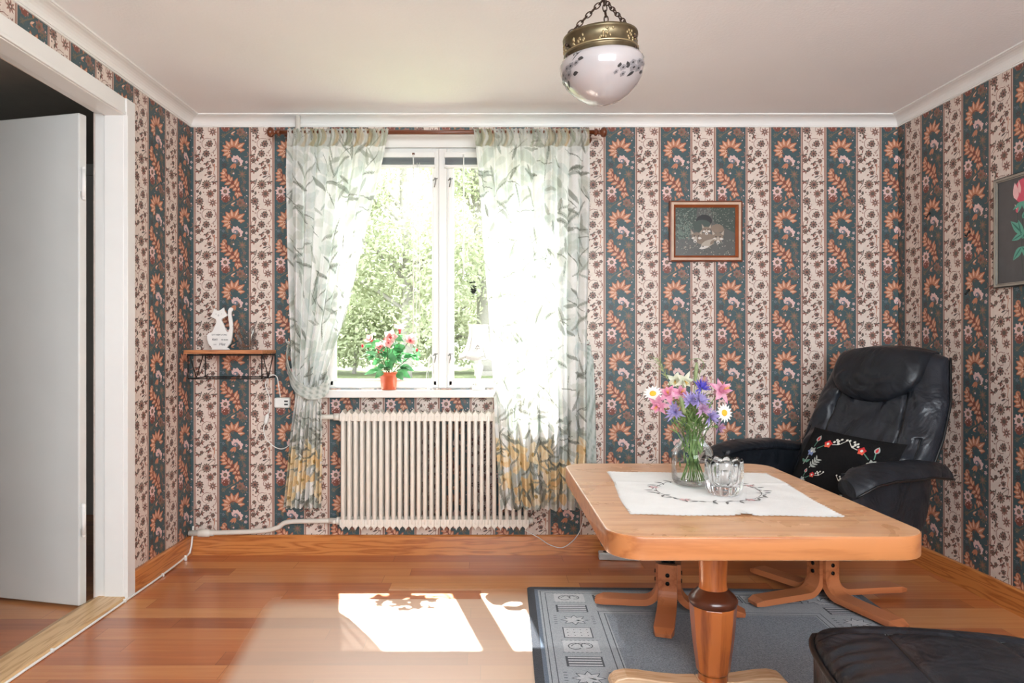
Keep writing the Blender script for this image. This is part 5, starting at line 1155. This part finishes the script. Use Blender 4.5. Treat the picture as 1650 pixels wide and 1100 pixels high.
def star_base(th, angles, lens, rot0, dz=0):
    for a, Ln in zip(angles, lens):
        lg = bent_leg(Ln).build('leg', M_bent, th, (0, 0, RUGZ*1.05+dz), (0, 0, R(a)-rot0), bevel=.004, seg=2)
        mb = MB()
        for z in (.118, .15): mb.tube([(.0475, 0, z), (.0525, 0, z)], .008, 12)
        mb.build('bolt', M_bolt, lg)
    mb = MB(); mb.tube([(0, 0, .06), (0, 0, .34)], .022, 16); mb.bx(-.026, .026, -.026, .026, .09, .2); mb.build('post', M_bolt, th, (0, 0, 0), (0, 0, R(angles[0])-rot0))
CHX, CHY, CHA = 1.385, 2.842, math.atan2(-.9, .43)
ch = thing('recliner_chair', 'black leather recliner armchair on a bent-wood star base in the right corner', 'armchair', (CHX, CHY, 0), CHA)
star_base(ch, (196, 291, 12, 116), (.34, .36, .38, .36), CHA)
rn = random.Random(41)
def wrinkle(u, v, k): return .5*math.sin(4*u+2*math.sin(3*v+k))*math.sin(3*v+2*math.sin(2*u+k)+k)
def creases(lst):
    out = []
    for (s0, v0, s1, v1, am, wd) in lst:
        n = 7; bow = .25*math.hypot(s1-s0, v1-v0)*(1 if (s0*7+v0*13) % 2 > 1 else -1)
        P_ = [(s0+(s1-s0)*t/n-(v1-v0)*bow*math.sin(PI*t/n), v0+(v1-v0)*t/n+(s1-s0)*bow*math.sin(PI*t/n)) for t in range(n+1)]; out.append((P_, am, wd, n))
    def f(s, v):
        h = 0
        for P_, am, wd, n in out:
            best = 9; tb = 0
            for t, (a, b) in enumerate(P_):
                q = (a-s)**2+(b-v)**2
                if q < best: best = q; tb = t
            if best > (4*wd)**2+.02: continue
            # distance to the polyline near the closest knot
            dm = 9; sg = 1
            for t in (tb-1, tb):
                if t < 0 or t >= n: continue
                (a, b), (a2, b2) = P_[t], P_[t+1]; L2 = (a2-a)**2+(b2-b)**2; q = max(0, min(1, ((s-a)*(a2-a)+(v-b)*(b2-b))/L2)); dx, dy = s-a-(a2-a)*q, v-b-(b2-b)*q; dd = math.hypot(dx, dy)
                if dd < dm: dm = dd; sg = 1 if (a2-a)*dy-(b2-b)*dx > 0 else -1
            e = math.sin(PI*(tb+.5)/(n+1)); h += am*e*(math.exp(-(dm/wd)**2)-.8*math.exp(-((sg*dm-1.5*wd)/wd)**2))
        return h
    return f
CRB = creases([(-.95, .50, -.45, .64, .011, .04), (-.97, .41, -.5, .56, .012, .045), (-.9, .32, -.52, .43, .010, .04), (-.9, .62, -.5, .73, .008, .035), (-.28, .30, .28, .55, .012, .05), (-.02, .22, .42, .50, .013, .05), (-.34, .40, .12, .33, .010, .04),
               (.55, .66, .92, .44, .012, .05), (.52, .54, .95, .37, .012, .05), (.5, .30, .96, .33, .013, .05), (-.3, .62, .1, .68, .008, .04), (.2, .60, .45, .70, .009, .035), (.6, .16, .95, .22, .011, .05), (-.7, .2, -.3, .24, .009, .05), (.64, .78, .9, .68, .009, .04)])
CRH = creases([(-.12, .92, -.16, .55, .006, .035), (.02, .94, -.02, .5, .006, .035), (.14, .92, .12, .6, .005, .03), (-.3, .5, .35, .42, .005, .05), (.6, .85, .85, .6, .008, .05), (.7, .9, .95, .72, .008, .045), (-.8, .4, -.5, .55, .006, .05), (-.45, .3, .1, .26, .005, .05), (.2, .3, .6, .4, .006, .05)])
# backrest: lateral x, up z; leans back (+y)
ZB0, ZB1 = .36, 1.045
def back_half(v): return interp([(0, .255), (.25, .285), (.5, .295), (.72, .285), (.88, .258), (1, .240)], v)
def back_pt(u, v, front):
    s_ = u*2-1; hwid = back_half(v); edge = 1-(1-abs(s_))**1 
    rd = math.sqrt(max(0, 1-abs(s_)**6)); top = math.sqrt(max(0, 1-max(0, (v-.86)/.14)**3)); x = s_*hwid
    z = ZB0+(ZB1-ZB0)*v-.045*abs(s_)**2.4*v; lean = .14+.31*v+.02*math.sin(PI*v)
    if front:
        d = .058*rd*top+.022*math.exp(-((v-.18)/.2)**2)*rd
        side = abs(s_)
        d += .030*math.exp(-((side-.76)/.2)**2)*math.exp(-((v-.42)/.34)**2)                  # side bolsters
        seamx = .47+.10*math.sin(PI*v*1.1); d -= .022*math.exp(-((side-seamx)/.028)**2)*(1 if .05 < v < .74 else 0)
        d -= .016*math.exp(-((side-.9+.3*abs(v-.32))/.03)**2)*(v < .5)
        d += (.006*wrinkle(s_*1.2, v*1.8, 1.3)+CRB(s_, v))*rd*top
        return (x, lean-d-.02, z)
    return (x, lean+.055*rd*top-.01, z)
mb = MB(); NU, NV = 110, 130
mb.grid(lambda u, v: back_pt(u, v, True), NU, NV); mb.grid(lambda u, v: back_pt(1-u, v, False), NU, 20)
for (a, b) in ((0, 1),):
    pass
mb.grid(lambda u, v: tuple(Vector(back_pt(u, 1, True)).lerp(Vector(back_pt(u, 1, False)), v)), NU, 2); mb.grid(lambda u, v: tuple(Vector(back_pt(0, u, True)).lerp(Vector(back_pt(0, u, False)), 1-v)), NV, 1); mb.grid(lambda u, v: tuple(Vector(back_pt(1, u, True)).lerp(Vector(back_pt(1, u, False)), v)), NV, 1)
mb.build('backrest', M_leather2, ch)
def hr_pt(u, v):                                        # headrest cushion over the top
    s_ = u*2-1; w_ = math.sqrt(max(0, 1-(max(0, (.62-v))/.62)**2)) if v < .62 else 1-.05*((v-.62)/.38)**2
    x = s_*.205*max(.05, w_); z = .808+(1.052-.808)*v-.03*abs(s_)**2.2*v; vb = (z-ZB0)/(ZB1-ZB0)
    y = .14+.31*vb+.02*math.sin(PI*min(1, vb))-.02; rd = math.sqrt(max(0, 1-abs(s_)**4)); pf = math.sin(PI*min(1, max(0, v)))**.5 if v < .5 else math.sqrt(max(0, 1-((v-.5)/.5)**3))
    d = .05+.062*rd*pf+(.004*wrinkle(s_*1.3, v*1.2, 4)+CRH(s_, v))*rd
    return (x, y-d*(.35 if v > .985 else 1)*(1 if rd > 0 else .6), z)
mb = MB(); mb.grid(hr_pt, 56, 44)
def hr_back(u, v): p = hr_pt(u, v); vb = (p[2]-ZB0)/(ZB1-ZB0); return (p[0], .14+.31*vb+.012, p[2])
mb.grid(lambda u, v: hr_back(1-u, v), 56, 44); mb.grid(lambda u, v: tuple(Vector(hr_pt(u, 1)).lerp(Vector(hr_back(u, 1)), v)), 56, 2)
for uu in (0, 1): mb.grid(lambda u, v: tuple(Vector(hr_pt(uu, u)).lerp(Vector(hr_back(uu, u)), v)), 44, 2)
mb.build('headrest', M_leather, ch)
mb = MB()                                               # piped edge and seams of the back
for sx in (0, 1): mb.tube([Vector(back_pt(sx, i/30, True))+Vector(((sx*2-1)*.002, .02, 0)) for i in range(31)], .0055, 6)
for sg in (-1, 1):
    mb.tube([Vector(back_pt(.5+sg*.5*(.47+.10*math.sin(PI*v*1.1)), v, True))+Vector((0, -.002, 0)) for v in [.08+i*.014 for i in range(48)]], .0036, 6)
    mb.tube([Vector(back_pt(.5+sg*.5*min(.97, (.9-.3*abs(v-.32))), v, True))+Vector((0, -.002, 0)) for v in [.06+i*.011 for i in range(40)]], .0034, 6)
mb.build('piping', M_seam, ch)
# seat cushion
def seat_pt(u, v):
    s_ = u*2-1; y = -.33+.52*v; rd = math.sqrt(max(0, 1-abs(s_)**5)); fr = math.sqrt(max(0, 1-max(0, (.22-v)/.22)**2.2)); z = .31+.115*rd*fr+.008*wrinkle(s_, v, 3)*rd-.02*v
    return (s_*.275, y-.02*(1-s_*s_), z)
mb = MB(); mb.grid(seat_pt, 48, 48); mb.grid(lambda u, v: (seat_pt(1-u, v)[0], seat_pt(1-u, v)[1], .285), 48, 2)
mb.grid(lambda u, v: tuple(Vector(seat_pt(u, 0)).lerp(Vector((seat_pt(u, 0)[0], seat_pt(u, 0)[1], .285)), 1-v)), 48, 1)
for uu in (0, 1): mb.grid(lambda u, v: tuple(Vector(seat_pt(uu, u)).lerp(Vector((seat_pt(uu, u)[0], seat_pt(uu, u)[1], .285)), v)), 48, 1)
mb.build('seat', M_leather, ch)
mb = MB(); mb.prism(rr(.24, .2, .06), .25, .286); mb.build('seat_shell', M_leather, ch)
# arms: curved pad with flared lip over a hanging leather side panel
for sg in (-1, 1):
    def arm_pt(u, v, sg=sg):
        t = u; y = -.30+.52*t; zt_ = interp([(0, .575), (.12, .612), (.3, .625), (.7, .622), (1, .600)], t); wd = interp([(0, .045), (.12, .066), (.5, .070), (1, .062)], t); q = v*2*PI
        cx = sg*(.335+.02*math.sin(PI*t)); a = math.cos(q); b = math.sin(q)
        tk = .030 if b > 0 else .022
        return (cx+wd*(abs(a)**.8)*(1 if a > 0 else -1), y-.012*a*sg, zt_-.026+tk*(abs(b)**.9)*(1 if b > 0 else -1)+.002*wrinkle(t*2, v*2, sg+2)-.016*max(0, a*sg)*1.2)
    mb = MB(); mb.grid(arm_pt, 40, 28)
    mb.add([arm_pt(0, k/28) for k in range(28)], [tuple(range(28))], 0, True); mb.add([arm_pt(1, k/28) for k in range(28)], [tuple(reversed(range(28)))], 0, True)
    ar = mb.build('armrest', M_leather, ch)
    mb = MB()
    def panel(u, v, off, sg=sg):
        y0 = -.26+.02*v+.13*max(0, v-.55)/.45; y1 = .20-.06*v-.10*max(0, v-.5)**2*4; y = y0+(y1-y0)*u; bul = math.sin(PI*u)**.5*math.sin(PI*min(1, .15+v*.8))**.6
        return (sg*(.312+.035*bul+off), y, .592-.315*v)
    mb.grid(lambda u, v: panel(u, v, .012), 26, 20); mb.grid(lambda u, v: panel(1-u, v, -.03), 26, 20)
    for k in (0, 1):
        mb.grid(lambda u, v: tuple(Vector(panel(k, u, .012)).lerp(Vector(panel(k, u, -.03)), v)), 20, 2); mb.grid(lambda u, v: tuple(Vector(panel(u, k, .012)).lerp(Vector(panel(u, k, -.03)), v)), 26, 2)
    mb.build('arm_panel', M_leather, ch)
    mb = MB(); mb.tube([Vector(arm_pt(i/24, .0 if sg > 0 else .5))+Vector((sg*.002, 0, -.002)) for i in range(25)], .0045, 6); mb.build('arm_piping', M_seam, ar)
# embroidered cushion leaning on the back
M_felt = pm('black_felt', (26, 25, 26), .95, var=.1, scale=90, bump=.3, bscale=300, spec=.15)
EM = [('thread_red', (206, 44, 48)), ('thread_coral', (232, 96, 72)), ('thread_white', (226, 224, 214)), ('thread_blue', (120, 136, 178)), ('thread_grey', (172, 176, 170)), ('thread_green', (92, 136, 116))]
Mc = ch.matrix_basis.copy(); Rc = Matrix.Translation((CHX, CHY, 0)) @ Matrix.Rotation(CHA, 4, 'Z')
p0 = Rc @ Vector((.03, .075, .537)); bx_ = (Rc.to_3x3() @ Vector((1, -.03, -.07))).normalized(); up_ = (Rc.to_3x3() @ Vector((0.04, .52, .85))).normalized(); nn_ = bx_.cross(up_)
PM = Matrix((( bx_.x, nn_.x*-1, up_.x, p0.x), (bx_.y, nn_.y*-1, up_.y, p0.y), (bx_.z, nn_.z*-1, up_.z, p0.z), (0, 0, 0, 1)))   # local x across, -y out of the face, z up the face
def pil(x, z, side, off=0):
    a, b = x/.215, z/.165; h = .05*(max(0, (1-a**4))*max(0, (1-b**4)))**.55; pin = 1-.05*(a*a*(1-b*b)+b*b*(1-a*a))
    return (x*pin, side*(h+off), z*pin)
mb = MB(); mb.grid(lambda u, v: pil((u-.5)*.43, (v-.5)*.33, -1), 36, 30); mb.grid(lambda u, v: pil((.5-u)*.43, (v-.5)*.33, 1), 36, 30)
A = Art()
def emb(A, x, z, s, fl=1):
    P_ = lambda a, b: (x+fl*a*s, z+b*s)
    def lf(a, b, a2, b2, w_, c, l): A.leaf(*P_(a, b), *P_(a2, b2), w_*s, c, l)
    for k in range(6): q = k*PI/3; lf(0, 0, 22*math.cos(q), 22*math.sin(q), 15, 3 if k in (3, 4, 5) else 4, 2)
    A.disc(*P_(0, 0), 5*s, 2, 3, 8)
    for q in (.3, 1.6, 2.9, 4.2, 5.4): lf(58, 44, 58+19*math.cos(q), 44+19*math.sin(q), 18, 0 if q < 4 else 1, 2)
    A.disc(*P_(58, 44), 6*s, 2, 3, 8)
    lf(4, 46, 4, 78, 22, 4, 2); lf(4, 50, 4, 72, 10, 0, 3); A.line([P_(0, 22), P_(4, 48)], 4*s, 5, 1); A.line([P_(18, 16), P_(46, 36)], 4*s, 5, 1)
    A.line([P_(76, 44), P_(104, 50), P_(126, 74)], 3*s, 2, 2)
    for (a, b) in [(80, 58), (94, 62), (86, 70), (100, 54), (104, 76), (126, 78), (96, 66)]: A.disc(*P_(a, b), 5.5*s, 2, 3, 7)
    A.line([P_(-6, -22), P_(-14, -60)], 4*s, 4, 1); lf(-10, -50, -34, -36, 12, 5, 2); lf(-8, -50, 12, -36, 13, 5, 2)
    A.line([P_(24, -70), P_(44, -28)], 4*s, 4, 1)
    for k in range(4): lf(28+k*5, -62+k*10, 54+k*4, -62+k*11, 8, 4, 2); lf(28+k*5, -62+k*10, 18+k*5, -42+k*10, 7, 4, 2)
emb(A, -.135, .035, .00108); emb(A, .15, .035, .00108, -1); emb(A, -.12, -.10, .0007); emb(A, .12, -.10, .0007, -1)
for ix, (l, c, pts) in enumerate(A.p):
    if sum(pts[i-1][0]*pts[i][1]-pts[i][0]*pts[i-1][1] for i in range(len(pts))) < 0: pts = pts[::-1]
    mb.add([pil(max(-.2, min(.2, x)), max(-.155, min(.155, z)), -1, .0012+.0005*l+.00003*(ix % 14)) for x, z in pts], [range(len(pts))], 1+c)
pw = mb.build('cushion', [M_felt]+[pm(n, c, .85) for n, c in EM]); pw.matrix_world = PM
tag(pw, 'black cushion embroidered with red and blue flowers leaning in the recliner', 'cushion')
# footstools
def footstool(loc, rz, label, tilt=0):
    th = thing('footstool', label, 'footstool', loc, rz)
    hx_, hy_ = .262, .205
    def top(u, v):
        a, b = u*2-1, v*2-1; e = (max(0, 1-abs(a)**9)*max(0, 1-abs(b)**9))**.5
        x, y = a*hx_*(1-.07*b**4-.03*b*b), b*hy_*(1-.09*a**4-.05*a*a); dome = .046*e*(1-.2*a*a)*(1-.15*b*b)
        g = .007*(math.exp(-((b-.62)/.03)**2)+math.exp(-((b+.62)/.03)**2)+(math.exp(-((a-.42)/.025)**2)+math.exp(-((a+.42)/.025)**2))*(abs(b) < .62))
        wr = .007*math.sin(22*b+9*abs(a)+2*math.sin(5*b))*max(0, abs(a)-.4)*e
        return (x, y, .375+dome-g*e+wr+tilt*y)
    mb = MB(); mb.grid(top, 70, 60)
    rim = [top(k/40, 0) for k in range(40)]+[top(1, k/40) for k in range(40)]+[top(1-k/40, 1) for k in range(40)]+[top(0, 1-k/40) for k in range(40)]; n = len(rim)
    vs = rim+[(x*1.0, y*1.0, z-.09) for x, y, z in rim]; mb.add(vs, [((i+1) % n, i, i+n, (i+1) % n+n) for i in range(n)]+[tuple(range(n, 2*n))], 0, True)
    mb.build('seat', M_leather, th)
    mb = MB(); mb.tube([(x*1.012, y*1.012, z+.001) for x, y, z in rim], .0065, 8, closed=True)
    for b in (-.62, .62): mb.tube([Vector(top(k/40, .5+b/2))+Vector((0, 0, .0005)) for k in range(2, 39)], .002, 6)
    for a in (-.42, .42): mb.tube([Vector(top(.5+a/2, .5+b/40*.62/2))+Vector((0, 0, .0005)) for b in range(-40, 41, 2)], .002, 6)
    mb.build('piping', M_seam, th)
    mb = MB(); mb.prism(rr(.15, .12, .04), .265, .295); mb.build('underframe', M_leather, th)
    return th
fs1 = footstool((.715, 2.72, 0), R(-15), 'black leather footstool pushed under the table on its bent-wood base')
star_base(fs1, (166, 252, 344, 72), (.285, .30, .285, .29), R(-15))
fs2 = footstool((.935, 1.325, .025), R(-10), 'black leather footstool nearest the viewer, at the lower right corner')
star_base(fs2, (166, 252, 344, 72), (.285, .29, .285, .29), R(-10), -.025)

# ================================================================ outdoors
M_lawn = pm('sunlit_lawn', (104, 112, 84), .95, rgb2=(90, 98, 70), scale=2, spec=.1); GZ = -.75
def gz(y): return interp([(3, -.45), (13, .42), (30, .6), (80, .9)], y)
mb = MB(); mb.grid(lambda u, v: (-40+80*u, 3.6+66*v*v, gz(3.6+66*v*v)), 20, 60); struct(mb.build('ground', M_lawn))
M_foliage = [leafy('tree_leaf_pale', (166, 172, 142), (192, 196, 172), .5, 3, .6), leafy('tree_leaf_mid', (156, 164, 132), (182, 188, 160), .5, 3, .6)]; M_bark = pm('grey_bark', (150, 146, 140), .9, bump=.6, bscale=30)
def tree(name, x, y, h, rad, label, seed, n=5200, low=.12, mat=0, cat='tree', lean=0, trunk=.13):
    rn = random.Random(seed); th = thing(name, label, cat, (x, y, gz(y)-.02), 0, 'garden trees beyond the window')
    mb = MB(); top = Vector((lean, 0, h*.82)); mb.tube(bez([(0, 0, 0), (lean*.3+.05, 0, h*.3), (lean*.6-.05, .05, h*.55), top], 6), [trunk*(1-.035*i) for i in range(19)], 10)
    tips = []
    for k in range(16):
        t = rn.uniform(.22, .95); b = Vector((lean*t, 0, h*.82*t)); a = rn.random()*6.3; e = b+Vector((math.cos(a)*rad*rn.uniform(.6, 1), math.sin(a)*rad*.7, h*rn.uniform(.05, .2)))
        mb.tube(bez([b, b.lerp(e, .5)+Vector((0, 0, .12)), e], 4), [.05-.005*i for i in range(9)], 6); tips += [e, b.lerp(e, .6)]
    mb.build('trunk', M_bark, th)
    vs = []; fs = []
    cl = [t_+Vector((rn.gauss(0, .25), rn.gauss(0, .25), rn.gauss(0, .3))) for t_ in tips for _ in range(3)]+[Vector((lean*.6+rad*rn.uniform(-.8, .8), rad*rn.uniform(-.6, .6), h*rn.uniform(low, .98))) for _ in range(40)]
    for i in range(n):
        c = rn.choice(cl); p = c+Vector((rn.gauss(0, 1), rn.gauss(0, 1), rn.gauss(0, .8)))*.30*rad/1.8
        if p.z < .15: continue
        s = rn.uniform(.035, .075); u = Vector((rn.gauss(0, 1), rn.gauss(0, 1), rn.gauss(0, 1))).normalized(); v = u.orthogonal().normalized(); o = len(vs)
        vs += [tuple(p-u*s), tuple(p+v*s*.5), tuple(p+u*s), tuple(p-v*s*.5)]; fs.append((o, o+1, o+2, o+3))
    m2 = MB(); m2.add(vs, fs, 0, False); m2.build('crown', M_foliage[mat], th); return th
tree('birch_tree', -1.6, 13.5, 6.8, 1.5, 'tall leafy tree seen through the left window light', 1, 22000)
tree('garden_tree', -.05, 15, 7.5, 1.3, 'tall tree with a dark trunk seen through the right window light', 2, 15000, low=.1, lean=-.25, trunk=.2)
tree('garden_tree', 2.2, 17, 6.5, 1.8, 'leafy tree glimpsed behind the right curtain', 3, 5000)
tree('fruit_tree', -5.6, 17, 4.4, 1.5, 'low leafy tree behind the left curtain', 4, 3200, mat=1)
for k, (x, y, h, r, lab) in enumerate([(-4.2, 16, 2.0, 1.4, 'rounded pale bush left of the tall tree'), (-2.9, 15, 2.3, 1.2, 'rounded bush behind the pot plant'), (-.9, 16, 2.3, 1.2, 'bush between the two window lights'), (.6, 18, 2.6, 1.3, 'bush right of the dark-trunked tree')]):
    tree('garden_bush', x, y, h, r, lab, 20+k, 9000, low=.05, mat=k % 2, cat='bush', trunk=.05)
M_bench = pm('weathered_bench_paint', (120, 118, 112), .6)
be = thing('garden_bench', 'grey slatted garden bench on the lawn behind the table lamp', 'bench', (.42, 9.3, gz(9.3)))
for nm, b_ in (('seat', [(-.6, .6, -.2, .2, .42, .46)]), ('backrest', [(-.6, .6, .2, .24, .54, .60), (-.6, .6, .2, .24, .68, .74)]), ('leg', [(-.55, -.5, -.18, .24, 0, .42)]), ('leg', [(.5, .55, -.18, .24, 0, .42)]), ('back_post', [(-.55, -.5, .241, .28, 0, .76)]), ('back_post', [(.5, .55, .241, .28, 0, .76)])):
    mb = MB(); [mb.bx(*q) for q in b_]; mb.build(nm, M_bench, be)
bf = thing('birdhouse', 'small dark birdhouse fixed to the tree trunk beyond the right window light', 'birdhouse', PX(762, 462, 14.62))
mb = MB(); mb.bx(-.09, .09, -.09, .09, -.14, .1); mb.build('box', M_bolt, bf); mb = MB(); mb.prism([(-.15, .1), (0, .2), (.15, .1)], -.14, .12, 0, Matrix(((1,0,0,0),(0,0,1,0),(0,1,0,0),(0,0,0,1)))); mb.build('roof', M_bolt, bf)
mb = MB(); mb.bx(-.03, .03, .09, .22, -.2, .1); mb.build('batten', M_bolt, bf)
